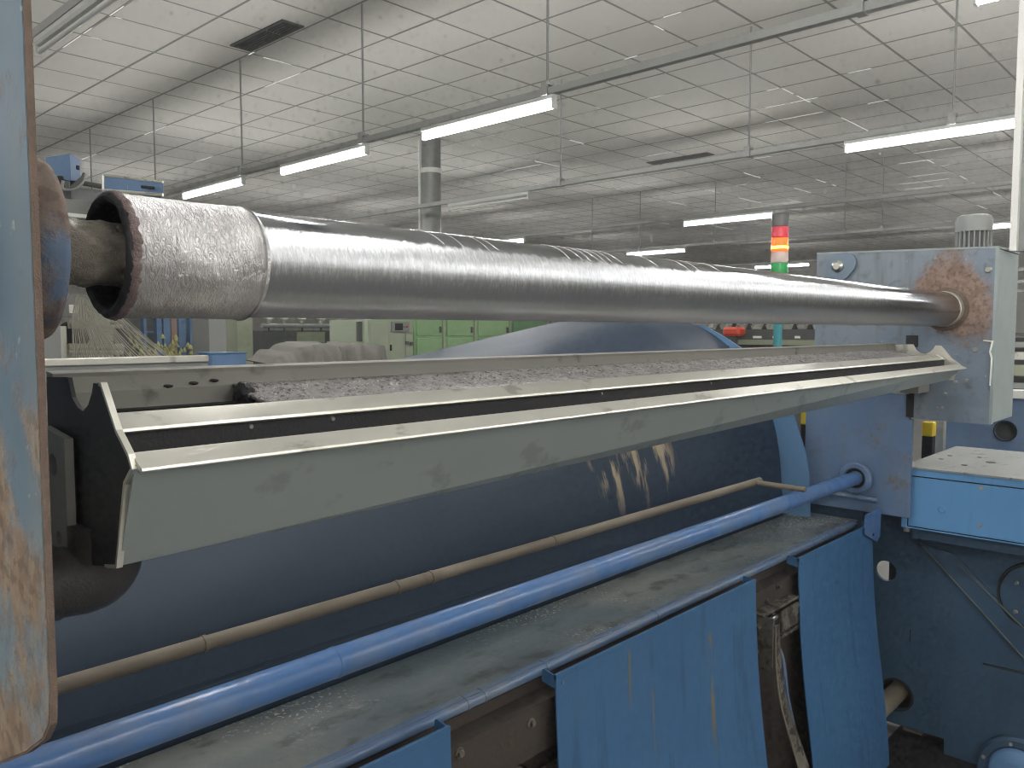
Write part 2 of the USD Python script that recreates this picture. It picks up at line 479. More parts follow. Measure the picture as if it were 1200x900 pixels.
def copy_of(src, loc, label, group=None):
    was = src.GetCustomData(); name = src.GetName().rstrip('0123456789').rstrip('_')
    x = UsdGeom.Xform.Define(stage, path_for(name)); x.AddTranslateOp().Set(Gf.Vec3d(*map(float, loc)))
    x.GetPrim().GetReferences().AddInternalReference(src.GetPath()); x.GetPrim().SetInstanceable(True)
    return tag(x, label, was['category'], group or was.get('group'))


# ------------------------------------------------------------------ the hall
HC = Z0 + 2.46                                 # ceiling height
X0, X1, Y0, Y1 = -5.7, 27.9, -5.84, 22.96
solo('floor', bx(X0, X1, Y0, Y1, -.1, 0), 'concrete', 'grey concrete floor of the hall', 'floor', False, kind='structure')
solo('wall_back', bx(X0, X1, Y1, Y1 + .2, 0, HC + .1), 'wall', 'pale painted far wall of the hall', 'wall', False, kind='structure')
solo('wall_front', bx(X0, X1, Y0 - .2, Y0, 0, HC + .1), 'wall', 'pale painted wall behind the viewer', 'wall', False, kind='structure')
solo('wall_left', bx(X0 - .2, X0, Y0 - .2, Y1 + .2, 0, HC + .1), 'wall', 'pale painted left wall of the hall', 'wall', False, kind='structure')
solo('wall_right', bx(X1, X1 + .2, Y0 - .2, Y1 + .2, 0, HC + .1), 'wall', 'pale painted right wall of the hall', 'wall', False, kind='structure')

if HAZE:
    usdkit.material(stage, '/World/Looks/haze', {'v': ('principled_volume', {'color': (.95, .95, .95), 'density': HAZE, 'anisotropy': .2})}, [], volume='v.volume')
    p = path_for('haze'); usdkit.mesh(stage, p, bx(X0 + .01, X1 - .01, Y0 + .01, Y1 - .01, .01, HC - .03), '/World/Looks/haze')
    tag(stage.GetPrimAtPath(p), 'thin steam haze filling the hall', 'haze', kind='stuff')

ceiling = thing('ceiling', 'white suspended ceiling of square tiles with dark joints', 'ceiling', (0, 0, 0), kind='structure')
part('backing', bx(X0, X1, Y0, Y1, HC + .012, HC + .1), 'backing', ceiling, False)
T = .6; ox, oy = .18, .16                     # joints run at x = ox + .6 k and y = oy + .6 k
vents = [(int(round((3.65 - ox) // T)), int(round((6.28 - oy) // T))), (int(round((10.24 - ox) // T)), int(round((6.33 - oy) // T)))]
vent_box = [(3.545, 3.745, 5.84, 6.69), (10.14, 10.34, 5.83, 6.83)]
tiles = []
for i in range(int((X0 - ox) // T), int((X1 - ox) // T) + 1):
    for j in range(int((Y0 - oy) // T), int((Y1 - oy) // T) + 1):
        x0, y0 = ox + T * i, oy + T * j
        x0c, x1c, y0c, y1c = max(x0, X0), min(x0 + T, X1), max(y0, Y0), min(y0 + T, Y1)
        if x1c - x0c < .05 or y1c - y0c < .05: continue
        c = np.array([(x0c + x1c) / 2, (y0c + y1c) / 2, HC])
        k = ROT.T @ (c - EYE); size = -1.
        if k[2] > .3:
            q = np.array([proj((a, b, HC)) for a, b in ((x0c, y0c), (x1c, y0c), (x1c, y1c), (x0c, y1c))])
            if q[:, 0].max() > 0 and q[:, 0].min() < 1200 and q[:, 1].max() > 0 and q[:, 1].min() < 340:
                size = abs(np.sum(q[:, 0] * np.roll(q[:, 1], -1) - q[:, 1] * np.roll(q[:, 0], -1))) / 2
        tiles.append((size, x0c, x1c, y0c, y1c))
tiles.sort(key=lambda t: -t[0])
TB = trimesh.creation.box((1, 1, 1))


def tile_mesh(x0, x1, y0, y1):
    dz = .003 * (RNG.random() - .5); g = .009
    return bx(x0 + g, x1 - g, y0 + g, y1 - g, HC + dz, HC + .014, .003)


for s, *t in tiles[:300]:
    m = tile_mesh(*t)
    for vb in vent_box:                        # tiles round a vent are cut for it
        if t[0] < vb[1] and t[1] > vb[0] and t[2] < vb[3] and t[3] > vb[2]:
            cut = sbox(t[0] + .005, t[2] + .005, t[1] - .005, t[3] - .005).difference(sbox(vb[0], vb[2], vb[1], vb[3]))
            m = ext(cut, 'z', HC, HC + .014) if cut.area > 1e-3 else None
    if m is not None: part('tile', m, 'tile', ceiling, False)
part('tile_field', cat([tile_mesh(*t) for s, *t in tiles[300:]]), 'tile', ceiling, False, kind='stuff')
# the grey T bars that the tiles lie on
for k in range(int((X0 - ox) // T) + 1, int((X1 - ox) // T) + 1):
    part('t_bar', bx(ox + T * k - .0085, ox + T * k + .0085, Y0, Y1, HC - .0015, HC + .009), 'tbar', ceiling, False)
for k in range(int((Y0 - oy) // T) + 1, int((Y1 - oy) // T) + 1):
    part('t_bar', bx(X0, X1, oy + T * k - .0085, oy + T * k + .0085, HC - .001, HC + .0095), 'tbar', ceiling, False)
# glowing strips along the joints, standing in for light through gaps in the tiles
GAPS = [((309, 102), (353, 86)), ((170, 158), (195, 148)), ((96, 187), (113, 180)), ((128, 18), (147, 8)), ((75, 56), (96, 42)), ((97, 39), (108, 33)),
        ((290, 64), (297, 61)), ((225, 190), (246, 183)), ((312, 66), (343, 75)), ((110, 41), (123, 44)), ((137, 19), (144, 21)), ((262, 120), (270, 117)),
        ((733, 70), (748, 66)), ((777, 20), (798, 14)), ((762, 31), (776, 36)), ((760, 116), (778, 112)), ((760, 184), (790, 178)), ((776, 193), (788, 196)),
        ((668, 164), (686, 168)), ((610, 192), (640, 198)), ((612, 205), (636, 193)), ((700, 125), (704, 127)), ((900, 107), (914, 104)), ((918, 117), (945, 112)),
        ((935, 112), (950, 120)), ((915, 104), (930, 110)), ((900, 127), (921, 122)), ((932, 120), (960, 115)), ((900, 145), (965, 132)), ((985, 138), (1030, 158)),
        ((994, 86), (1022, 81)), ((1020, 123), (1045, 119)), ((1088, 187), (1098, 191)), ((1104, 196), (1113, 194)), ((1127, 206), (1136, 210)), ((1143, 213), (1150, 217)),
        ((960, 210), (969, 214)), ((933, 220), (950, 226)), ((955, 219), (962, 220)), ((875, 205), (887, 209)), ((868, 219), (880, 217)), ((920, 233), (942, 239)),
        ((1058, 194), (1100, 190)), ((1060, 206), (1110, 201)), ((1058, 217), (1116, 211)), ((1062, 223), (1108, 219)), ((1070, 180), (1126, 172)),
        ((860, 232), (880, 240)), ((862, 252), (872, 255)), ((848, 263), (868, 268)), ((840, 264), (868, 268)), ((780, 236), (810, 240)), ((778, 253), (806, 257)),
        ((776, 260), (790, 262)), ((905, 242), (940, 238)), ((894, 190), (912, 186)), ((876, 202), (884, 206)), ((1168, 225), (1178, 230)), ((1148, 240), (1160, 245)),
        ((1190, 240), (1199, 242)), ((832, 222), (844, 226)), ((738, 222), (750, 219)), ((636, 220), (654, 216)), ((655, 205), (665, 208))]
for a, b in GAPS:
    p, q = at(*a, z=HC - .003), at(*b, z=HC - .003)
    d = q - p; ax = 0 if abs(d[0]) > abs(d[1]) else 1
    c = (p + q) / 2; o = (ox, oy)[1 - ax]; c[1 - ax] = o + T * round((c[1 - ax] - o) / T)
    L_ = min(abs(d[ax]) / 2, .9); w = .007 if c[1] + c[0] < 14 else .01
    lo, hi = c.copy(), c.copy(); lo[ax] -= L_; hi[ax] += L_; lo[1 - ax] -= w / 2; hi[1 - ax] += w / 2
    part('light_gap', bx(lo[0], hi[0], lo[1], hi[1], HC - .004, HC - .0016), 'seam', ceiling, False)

for k, (a, b, c, d) in enumerate(vent_box):
    v = thing('ceiling_vent', ('dark slatted ceiling vent above the nearest row of lamps at upper left', 'dark slatted ceiling vent far off above the second row of lamps')[k], 'vent', ((a + b) / 2, (c + d) / 2, HC))
    part('frame', ext(sbox(a, c, b, d).difference(sbox(a + .015, c + .015, b - .015, d - .015)), 'z', HC - .012, HC + .01), 'dgrey', v, False)
    part('backing', bx(a + .01, b - .01, c + .01, d - .01, HC + .004, HC + .011), 'black', v, False)
    for i in range(6):
        x = a + .028 + i * (b - a - .056) / 5
        part('slat', bx(x - .004, x + .004, c + .015, d - .015, HC - .008, HC + .004), 'dgrey', v, False)

# ------------------------------------------------------------------ lamps on their rails
RAILZ = Z0 + 1.445


def rail(x, y0, y1, label, z=RAILZ):
    r = thing('lamp_rail', label, 'rail', (x, (y0 + y1) / 2, z), group=None)
    part('channel', ext(rpoly([(x - .020, z - .02), (x + .020, z - .02), (x + .020, z + .02), (x - .020, z + .02)], .004), 'y', y0, y1), 'rail', r, 20)
    part('lip', bx(x - .022, x + .022, y0, y1, z - .024, z - .02), 'rail', r, False)
    return r


def hanger(x, y, label, z=RAILZ):
    h = thing('hanger_rod', label, 'hanger rod', (x, y, z))
    part('rod', tube((x, y, z + .02), (x, y, HC), .008, 8), 'rod_wire', h)
    part('clamp', ext(sbox(x - .036, z - .028, x + .036, z + .05).difference(sbox(x - .026, z - .021, x + .026, z + .036)), 'y', y - .022, y + .022), 'rail', h, False)
    part('nut', lathe('z', (x, y, z + .05), [(0, .0), (0, .014), (.014, .014), (.014, 0)], 6), 'rail', h, False)


def lamp_proto(lit, label, x, y):
    """A batten lamp 1.2 m long along y; x, y: its middle."""
    z = RAILZ - .024
    t = thing('tube_lamp', label, 'fluorescent lamp', (x, y, z))
    part('housing', ext(rpoly([(x - .018, z - .002), (x + .018, z - .002), (x + .021, z - .026), (x + .013, z - .04), (x - .013, z - .04), (x - .021, z - .026)]), 'y', y - .61, y + .61), 'lamp_body', t, 20)
    tb = z - .066
    for s in (-1, 1):
        part('end_cap', bx(x - .02, x + .02, y + s * .604 - .008, y + s * .604 + .008, tb - .022, z - .036, .003), 'lamp_body', t, False)
    part('tube', tube((x, y - .592, tb), (x, y + .592, tb), (.0205 if lit else .013), 16), 'tube_lit' if lit else 'tube_off', t)
    return t


R1, R2, R0, R3, R4 = 3.8, 6.24, 1.362, 12.2, 16.6
rail(R1, -5.7, 22.6, 'long grey lamp rail crossing the whole picture from upper right')
rail(R2, -5.7, 22.6, 'grey lamp rail one row behind the nearest bright row')
rail(R0, -5.7, 4.55, 'grey lamp rail at the very top left corner')
rail(R3, -5.7, 22.6, 'thin distant lamp rail above the right frame box')
rail(R4, -5.7, 22.6, 'farthest thin lamp rail low against the ceiling')
lit = lamp_proto(True, 'lit fluorescent lamp at top centre, right before the grey column', R1, 3.83)
for y, lab in ((5.70, 'lit fluorescent lamp left of the grey column'), (7.58, 'lit fluorescent lamp over the wrapped roller end'), (9.46, 'small lit fluorescent lamp farthest left, beside the long blue box')):
    copy_of(lit, (R1, y, RAILZ - .024), lab)
copy_of(lit, (R1, .35, RAILZ - .024), 'glaring lit fluorescent lamp cut off by the top right corner')
copy_of(lit, (R2, 1.81, RAILZ - .024), 'long lit fluorescent lamp at upper right beside the white trunking')
p = at(768, 297, x=R3); copy_of(lit, (R3, p[1], RAILZ - .024), 'far lit fluorescent lamp just above the middle of the steel roller')
p = at(1190, 267, x=R3); copy_of(lit, (R3, p[1], RAILZ - .024), 'far lit fluorescent lamp behind the white trunking, right of the motor')
p = at(916, 314, x=R4); copy_of(lit, (R4, p[1], RAILZ - .024), 'far lit fluorescent lamp behind the signal tower')
off = lamp_proto(False, 'unlit fluorescent lamp right of the grey column', R2, 6.24)
copy_of(off, (R0, 3.86, RAILZ - .024), 'unlit fluorescent lamp at the top left corner')
# unseen lamps added along the rows to brighten the hall
HID = 'added lit fluorescent lamp behind the viewer, outside the picture, brightening the hall'
for x in (R0, R1, R2, -1.08, -3.5):
    for y in (-1.55, -3.45, -5.1) + ((.05, 1.95) if x == R0 else ()):
        copy_of(lit, (x, y, RAILZ - .024), HID, 'added lamps behind the viewer')
for x, y in ((-1.08, .35), (-3.5, .35), (-1.08, 2.2), (-3.5, 4.1), (-1.08, 6.), (R2, 9.5), (R2, 13.), (R1, 13.5), (R1, 17.3), (9.2, 5.), (9.2, 9.), (9.2, 13.), (R3, 12.), (R3, 16.), (R4, 1.), (R4, 4.), (R4, 13.), (22., 2.), (22., 6.), (22., 10.), (22., 16.), (R2, -.1), (9.2, -.5)):
    copy_of(lit, (x, y, RAILZ - .024), 'added lit fluorescent lamp, hidden or outside the picture, brightening the hall', 'added lamps out of sight')  # extra lamps put in to brighten the rest of the hall
for x in (-1.08, -3.5):
    rail(x, -5.7, 22.6, 'lamp rail of the hall to the left of the picture' if x > -2 else 'lamp rail of the hall far to the left of the picture')
rail(9.2, -5.7, 22.6, 'lamp rail hidden between the second and the distant row')
rail(22., -5.7, 22.6, 'lamp rail by the right wall of the hall')
ylab = {1.42: 'nearest row, beside the top right corner', 3.28: 'nearest row, over the right end of the top centre lamp', 5.137: 'nearest row, left of the grey column', 6.988: 'nearest row, above the wrapped roller end', 8.86: 'nearest row, above the long blue box', 10.69: 'nearest row, farthest left by the blue motor box'}
for y, s in ylab.items(): hanger(R1, y, 'hanger rod, ' + s)
for px, y0, s in ((657, None, 'under the top centre lamp'), (877, None, 'right of centre')):
    y = at(px, 200, x=R2)[1]; hanger(R2, y, 'thin steel hanger rod of the second row, ' + s)
y = at(1116, 160, x=R2)[1]; hanger(R2, y, 'thin steel hanger rod of the second row, over the long lit lamp')
y = at(1120, 240, x=R3)[1]
for px, s in ((1034, 'left of the motor'), (990, 'above the round boss of the right frame'), (838, 'between the roller middle and the signal tower'), (750, 'over the far lamp'), (694, 'left of the far lamp')):
    y = at(px, 260, x=R3)[1]; hanger(R3, y, 'thin distant hanger rod ' + s)
hanger(R0, 3.2, 'hanger rod of the rail at the top left corner')

# column with a white cable pipe
p = at(505, 163, z=HC); cx, cy = p[0], p[1]
col = thing('round_column', 'grey round steel column standing behind the roller, banded near its top', 'column', (cx, cy, 0))
part('shaft', lathe('z', (cx, cy, 0), [(0, 0), (0, .125), (HC, .125), (HC, 0)], 40), 'galv', col)
zb = at(505, 201, x=cx)[2]
part('band', lathe('z', (cx, cy, zb), [(-.03, .126), (-.03, .14), (.03, .14), (.03, .126)], 40), 'white', col, label='pale band round the column')
side = ROT @ [-1, 0, 0]
part('cable_pipe', tube((cx + side[0] * .15, cy + side[1] * .15, 0), (cx + side[0] * .15, cy + side[1] * .15, HC), .018, 10), 'white', col, label='thin white cable pipe up the left side')

# white trunking at far right
p = at(1193, 288, x=3.25); tx, ty = p[0], p[1]
t = thing('cable_trunking', 'tall white and grey cable trunking rising at the right edge of the picture', 'trunking', (tx, ty, Z0 + .26))
u = ROT @ [1, 0, 0]
a, b = at(1187, 288, x=3.12), at(1195, 288, x=3.12)
part('cover', bx(3.07, 3.12, b[1], a[1], Z0 + .26, HC), 'white', t, False, label='bright white narrow strip')
a, b = at(1197, 288, x=3.15), at(1212, 288, x=3.15)
part('channel', bx(3.10, 3.15, b[1], a[1], Z0 + .26, HC), 'galv', t, False, label='grey metal channel beside the strip')

# ------------------------------------------------------------------ the big roller
rz = ROLL[2]; ry = .8
roller = thing('squeeze_roller', 'long wet steel roller lying across the picture, its near end wrapped', 'roller', (.3, ry, rz - .06))
N_ = 96; xs = np.linspace(.42, 2.975, 180)
part('barrel', ring_tube([(x, ry, rz) for x in xs], .0565, N_), 'barrel', roller, 40)
# wrapped sleeve: a wrinkled skin of small folds
xs = np.linspace(.297, .433, 90); ang = np.arange(220) * 2 * np.pi / 220
G = np.zeros((len(xs), len(ang), 3))
for i, x in enumerate(xs):
    q = np.stack([np.full(220, x * 26), np.cos(ang) * 2.2, np.sin(ang) * 2.2], 1)
    q2 = np.stack([np.full(220, x * 130), np.cos(ang) * 5, np.sin(ang) * 5], 1)
    end = min(1, (xs[-1] - x) / .006, 1) * min(1, (x - xs[0]) / .004 + .4)
    r = .0572 + end * (.0013 + .0016 * (meshkit.fbm(q, 3, 5) - .5) + .0013 * (meshkit.fbm(q2, 2, 9) - .5))
    G[i] = np.stack([np.full(220, x), ry + r * np.cos(ang), rz + r * np.sin(ang)], 1)
V = G.reshape(-1, 3); Fc = []
for i in range(len(xs) - 1):
    for j in range(220):
        a, b = i * 220 + j, i * 220 + (j + 1) % 220; Fc += [(a, b, b + 220), (a, b + 220, a + 220)]
sl = trimesh.Trimesh(V, np.array(Fc), process=False)
slv = part('sleeve', sl, 'foil', roller, True, label='grey crinkled wrap round the roller end')
for k, x in enumerate((.428,)):
    part('wrap_seam', lathe('x', (x, ry, rz), [(-.0012, .0585), (0, .0602), (.0012, .0585)], 96), 'foil', slv)
# crusted end ring and hollow end
prof = [(.006, .0575), (.004, .0586), (.0, .0586), (-.003, .0575), (-.005, .0545), (-.004, .0515), (-.001, .0498), (.012, .0488), (.05, .048), (.052, .0)]
er = lathe('x', (.297, ry, rz), prof, 120)
d = (meshkit.fbm(er.vertices * 140, 3, 3) - .5)[:, None]
er.vertices += d * .003 * (np.abs(er.vertices[:, 0] - .296) < .013)[:, None] * np.sign(er.vertices - [0, ry, rz]) * [.3, 1, 1]
part('end_ring', er, 'rubber', roller, 40, label='black hollow end of the roller')
cr = lathe('x', (.300, ry, rz), [(-.004, .0580), (-.003, .0596), (.001, .0602), (.0035, .0598), (.005, .0578)], 200)
dd = meshkit.fbm(cr.vertices * 170, 4, 11) - .5
cr.vertices[:, 0] += dd * .006; cr.vertices[:, 1:] += (cr.vertices[:, 1:] - [ry, rz]) / .06 * (dd * .004)[:, None]
part('crust', cr, 'scale_brown', roller, True, label='brown crust round the rim')
sx = np.linspace(.2, .35, 40)
sh = ring_tube([(x, ry, rz) for x in sx], .030, 48)
sh.vertices += (meshkit.fbm(sh.vertices * 90, 4, 2) - .5)[:, None] * .012 * np.sign(sh.vertices - [0, ry, rz]) * [0, 1, 1]
part('shaft', sh, 'shaft', roller, True, label='dirty journal crusted with scale')
for px in (488, 512, 541, 549, 640, 652, 664, 672, 682, 690, 699, 744, 781, 796, 822):
    x_ = at(px, 285, y=.79)[0]; t_ = np.radians(np.linspace(36 + 5 * RNG.random(), 104, 16)); d_ = .012 + .012 * RNG.random()
    part('water_streak', ring_tube(np.stack([x_ + d_ * (1 - (t_ - t_[0]) / (t_[-1] - t_[0])) ** 1.6, ry - .0561 * np.cos(t_), rz + .0561 * np.sin(t_)], 1), .0009 + .0005 * RNG.random(), 8), 'water', roller)
part('end_collar', lathe('x', (2.94, ry, rz), [(-.02, .0567), (-.018, .0585), (.02, .0585), (.03, .05)], 72), 'lip', roller, label='pale worn band at the far end')

# bearing hub on the near frame
hub = thing('bearing_hub', 'rust brown domed bearing hub between the near frame and the roller', 'bearing', (.2, ry, rz))
hp = [(-.03, 0), (-.03, .052), (-.026, .055), (-.002, .060), (.012, .070), (.026, .082), (.034, .0845), (.044, .0845), (.050, .081), (.052, .074), (.053, .03), (.053, 0)]
hm = lathe('x', (.189, ry, rz), [(a_, b_ * .96) for a_, b_ in hp], 96)
hm.vertices += (meshkit.fbm(hm.vertices * 60, 3, 4) - .5)[:, None] * .0025
part('housing', hm, 'hub', hub, 35)
part('seal', lathe('x', (.242, ry, rz), [(0, .0), (0, .046), (.006, .044), (.008, .034), (.008, 0)], 60), 'rubber', hub)

# near frame plate
YN, YF = .653, 1.24
fp = thing('frame_plate', 'tall blue and rust frame plate at the left edge of the picture', 'machine frame', (.187, .9, Z0 - .3))
poly = Polygon([(YN, Z0 + .6), (YN, Z0 - .275), (.656, Z0 - .295), (.672, Z0 - .312), (.717, Z0 - .339), (.792, Z0 - .376), (YF, Z0 - .40), (YF, Z0 + .6)])
part('plate', ext(poly, 'x', .1895, .194), 'post', fp, False)
part('edge', ext(poly.exterior.buffer(.0022).intersection(sbox(YN - .01, Z0 - .42, YF + .1, Z0 + .59)), 'x', .1902, .1950), 'edge_rust', fp, False, label='brown rusty cut edge of the plate')
part('side_plate', bx(.168, .189, .9, 1.25, 0, Z0 - .2), 'plate_low', fp, False)

# ------------------------------------------------------------------ drip trough
XL, XR = .278, 2.85
tr = thing('drip_trough', 'long stainless steel trough hanging under the roller, white edged', 'trough', (XL, .82, Z0 - .25))
endp = Polygon([(.777, Z0 - .050), (.745, Z0 - .090), (.720, Z0 - .109), (.713, Z0 - .120), (.730, Z0 - .135), (.755, Z0 - .2146), (.927, Z0 - .246), (.925, Z0 - .049), (.866, Z0 - .047)])
notch = Polygon([(.868, Z0 + .01)] + [(.824 + .030 * math.cos(t), Z0 - .046 + .034 * math.sin(t)) for t in np.linspace(.25, -math.pi - .25, 24)] + [(.79, Z0 + .01)])
notch = Polygon([(.862, Z0 + .01), (.861, Z0 - .048), (.852, Z0 - .066), (.838, Z0 - .075), (.824, Z0 - .0775), (.81, Z0 - .071), (.800, Z0 - .060), (.794, Z0 - .048), (.793, Z0 + .01)])
ep = endp.difference(notch)
part('end_plate', ext(ep, 'x', XL, XL + .004), 'dark_end', tr, False, label='black near end plate with a round notch')
edge = ext(ep.exterior.buffer(.0018).intersection(sbox(.70, Z0 - .22, .782, Z0 - .03)), 'x', XL - .0002, XL + .0055)
part('end_edge', edge, 'lip', tr, False, label='worn bright edge of the near end plate')
part('end_plate', ext(ep.intersection(sbox(.6, Z0 - .1606, 1., Z0)), 'x', XR - .004, XR), 'lip', tr, False, label='pale far end plate with a round notch')


def zb_at(x):                                  # the bottom slopes down to the near end
    return Z0 - .2146 + (x - XL) / (XR - XL) * .054


def hexa(a, b):
    """a, b: four (y, z) corners at XL and at XR."""
    P = [(XL + .003, y, z) for y, z in a] + [(XR - .003, y, z) for y, z in b]
    return trimesh.Trimesh(*hull(P), process=False)


zl, zr = zb_at(XL), zb_at(XR)
part('front_panel', hexa([(.7120, Z0 - .117), (.7145, Z0 - .117), (.7550, zl), (.7575, zl)], [(.7120, Z0 - .117), (.7145, Z0 - .117), (.7550, zr), (.7575, zr)]), 'tray', tr, False)
part('bottom', hexa([(.755, zl), (.755, zl + .003), (.93, zl - .03), (.93, zl - .027)], [(.755, zr), (.755, zr + .003), (.93, zr - .03), (.93, zr - .027)]), 'tray', tr, False)
lip = rpoly([(.7275, Z0 - .1115), (.7245, Z0 - .1075), (.7015, Z0 - .1190), (.7005, Z0 - .1215), (.7035, Z0 - .1235), (.710, Z0 - .1205), (.722, Z0 - .1145)], .0008)
part('front_lip', ext(lip, 'x', XL + .004, XR - .004), 'lip', tr, 25, label='bright folded front edge')
dl = rpoly([(.787, Z0 - .0810), (.783, Z0 - .0775), (.7615, Z0 - .0905), (.760, Z0 - .0935), (.763, Z0 - .0955), (.768, Z0 - .092), (.784, Z0 - .0845)], .0008)
part('divider_lip', ext(dl, 'x', XL + .004, XR - .02), 'lip', tr, 25, label='bright folded edge of the inner wall')
part('divider', hexa([(.7665, zl + .01), (.7695, zl + .01), (.7695, Z0 - .088), (.7665, Z0 - .088)], [(.7665, zr + .01), (.7695, zr + .01), (.7695, Z0 - .088), (.7665, Z0 - .088)]), 'rubber', tr, False, label='inner wall blackened for the shade under the second edge')  # black surface stands in for the shade under the lip
for x in (.42, .52, 1.02, 1.36):
    part('rivet', lathe('y', (x, .7665, Z0 - .100), [(-.002, 0), (-.002, .0022), (0, .003), (0, 0)], 10), 'galv', tr)
bw = [(.915, Z0 - .16), (.915, Z0 - .0665), (.9185, Z0 - .050), (.9185, Z0 - .0455), (.938, Z0 - .0435), (.938, Z0 - .052), (.924, Z0 - .054), (.924, Z0 - .16)]
part('back_skirt', hexa([(.915, zl - .03), (.918, zl - .03), (.918, Z0 - .158), (.915, Z0 - .158)], [(.915, zr - .03), (.918, zr - .03), (.918, Z0 - .158), (.915, Z0 - .158)]), 'tray_wall', tr, False)
part('back_wall', ext(rpoly(bw, .0008), 'x', XL + .004, XR - .004), 'tray_wall', tr, 20)
part('back_ledge', bx(XL + .004, .482, .896, .915, Z0 - .2, Z0 - .0885), 'tray_wall', tr, False)
part('slot', bx(XL + .006, .478, .8935, .9149, Z0 - .0885, Z0 - .0862), 'black', tr, False)
# crust of wet size on the back wall
nx, ny = 700, 16; xs = np.linspace(.478, 2.80, nx); vs = np.linspace(0, 1, ny); G = np.zeros((nx, ny, 3))
cy_, cz_ = np.interp(vs, [0, .3, .6, 1], [.914, .884, .842, .776]), np.interp(vs, [0, .3, .6, 1], [-.0668, -.076, -.0835, -.087])
for j in range(ny):
    G[:, j, 0] = xs; G[:, j, 1] = cy_[j]; G[:, j, 2] = Z0 + cz_[j]
nn = meshkit.fbm(G * [150, 260, 260], 3, 8) - .5
amp = .013 * np.clip(1 - np.abs(vs - .33) / .45, .12, 1)[None, :] * np.interp(xs, [.478, .5, 1.1, 1.9, 2.5], [.5, 1.2, .9, .55, .2])[:, None]
G[:, :, 2] += nn * amp; G[:, :, 1] -= nn * amp * .5
part('wet_crust', sheet(G, .004), 'gunk', tr, True, label='wet granular crust along the back wall')
blob = trimesh.creation.icosphere(3); blob.vertices *= [.012, .016, .017]
blob.vertices += (meshkit.fbm(blob.vertices * 150, 3, 6) - .5)[:, None] * .012; blob.vertices += [.482, .893, Z0 - .080]
part('clump', blob, 'rubber', tr, True, label='black clump of residue')
for x, z in ((.43, -.062), (.455, -.060), (.40, -.064)):
    b_ = trimesh.creation.icosphere(2); b_.vertices *= [.006, .0018, .002]; b_.vertices += (meshkit.fbm(b_.vertices * 300, 2, 3) - .5)[:, None] * .002; b_.vertices += [x, .914, Z0 + z]
    part('clump', b_, 'rubber', tr, True)
part('drain_elbow', ring_tube(bend([(.300, .84, Z0 - .19), (.300, .84, Z0 - .246), (.19, .87, Z0 - .246)], .045, 10), .034, 32), 'elbow', tr, 40, label='blackened drain elbow under the near end')
part('elbow_collar', lathe('x', (.245, .855, Z0 - .246), [(-.012, .034), (-.012, .037), (.012, .037), (.012, .034)], 32), 'elbow', tr)
bp = Polygon([(.842, Z0 - .105), (.905, Z0 - .098), (.905, Z0 - .232), (.842, Z0 - .228)])
hol = [Point(.878, Z0 - .135).buffer(.012), Point(.868, Z0 - .206).buffer(.0065)]
br = part('mounting_bracket', ext(bp.difference(hol[0]).difference(hol[1]), 'x', .2665, .2745), 'bracket', tr, False, label='grey mounting bracket with bolt holes')
part('hole_back', bx(.2746, .2778, .85, .9, Z0 - .225, Z0 - .11), 'black', tr, False)
part('hanger_strap', bx(.246, .2495, .905, .935, Z0 - .1, Z0 - .035), 'flange_blue', tr, False)
part('mounting_bracket', bx(XR, XR + .11, .84, .90, Z0 - .21, Z0 - .12, .004), 'bracket', tr, False)

# ------------------------------------------------------------------ thin rod and blue pipe
YR = 1.19; zrod = Z0 - .410 * YR
xe = at(890, 567, y=YR)[0]; 
rd = thing('spray_rod', 'thin dirty tan rod running behind the blue pipe', 'rod', (.4, YR, zrod))
part('tube', tube((.2, YR, zrod), (xe, YR, zrod), .0118, 24), 'rod', rd)
for px in (238, 465, 505, 648):
    x = at(px, 700, y=YR)[0]
    part('collar', lathe('x', (x, YR, zrod), [(-.004, .0116), (-.003, .0134), (.003, .0134), (.004, .0116)], 24), 'rod', rd)
part('arm', tube((xe - .04, YR, zrod), (xe - .04, 1.02, zrod - .0), .009, 16), 'rod', rd)

YP = 1.077; zp = Z0 - .497 * YP
bp_ = thing('blue_pipe', 'glossy bright blue pipe running the length of the machine above the shelf', 'pipe', (.3, YP, zp))
part('tube', tube((.19, YP, zp), (2.99, YP, zp), .0245, 40), 'pipe_blue', bp_)
x = at(392, 780, y=YP)[0]
part('joint', lathe('x', (x, YP, zp), [(-.003, .0246), (-.002, .0256), (.002, .0256), (.003, .0246)], 40), 'pipe_blue', bp_)
cut = YP
solo_sock = thing('pipe_socket', 'worn ring where the blue pipe enters the right frame plate', 'socket', (2.96, YP, zp))
part('ring', lathe('x', (2.967, YP, zp), [(-.014, .036), (-.017, .040), (-.017, .052), (-.012, .058), (.0, .060), (.0, .036)], 48), 'plate_low', solo_sock)
part('gap', lathe('x', (2.966, YP, zp), [(-.004, .0255), (-.004, .0365)], 48), 'black', solo_sock)

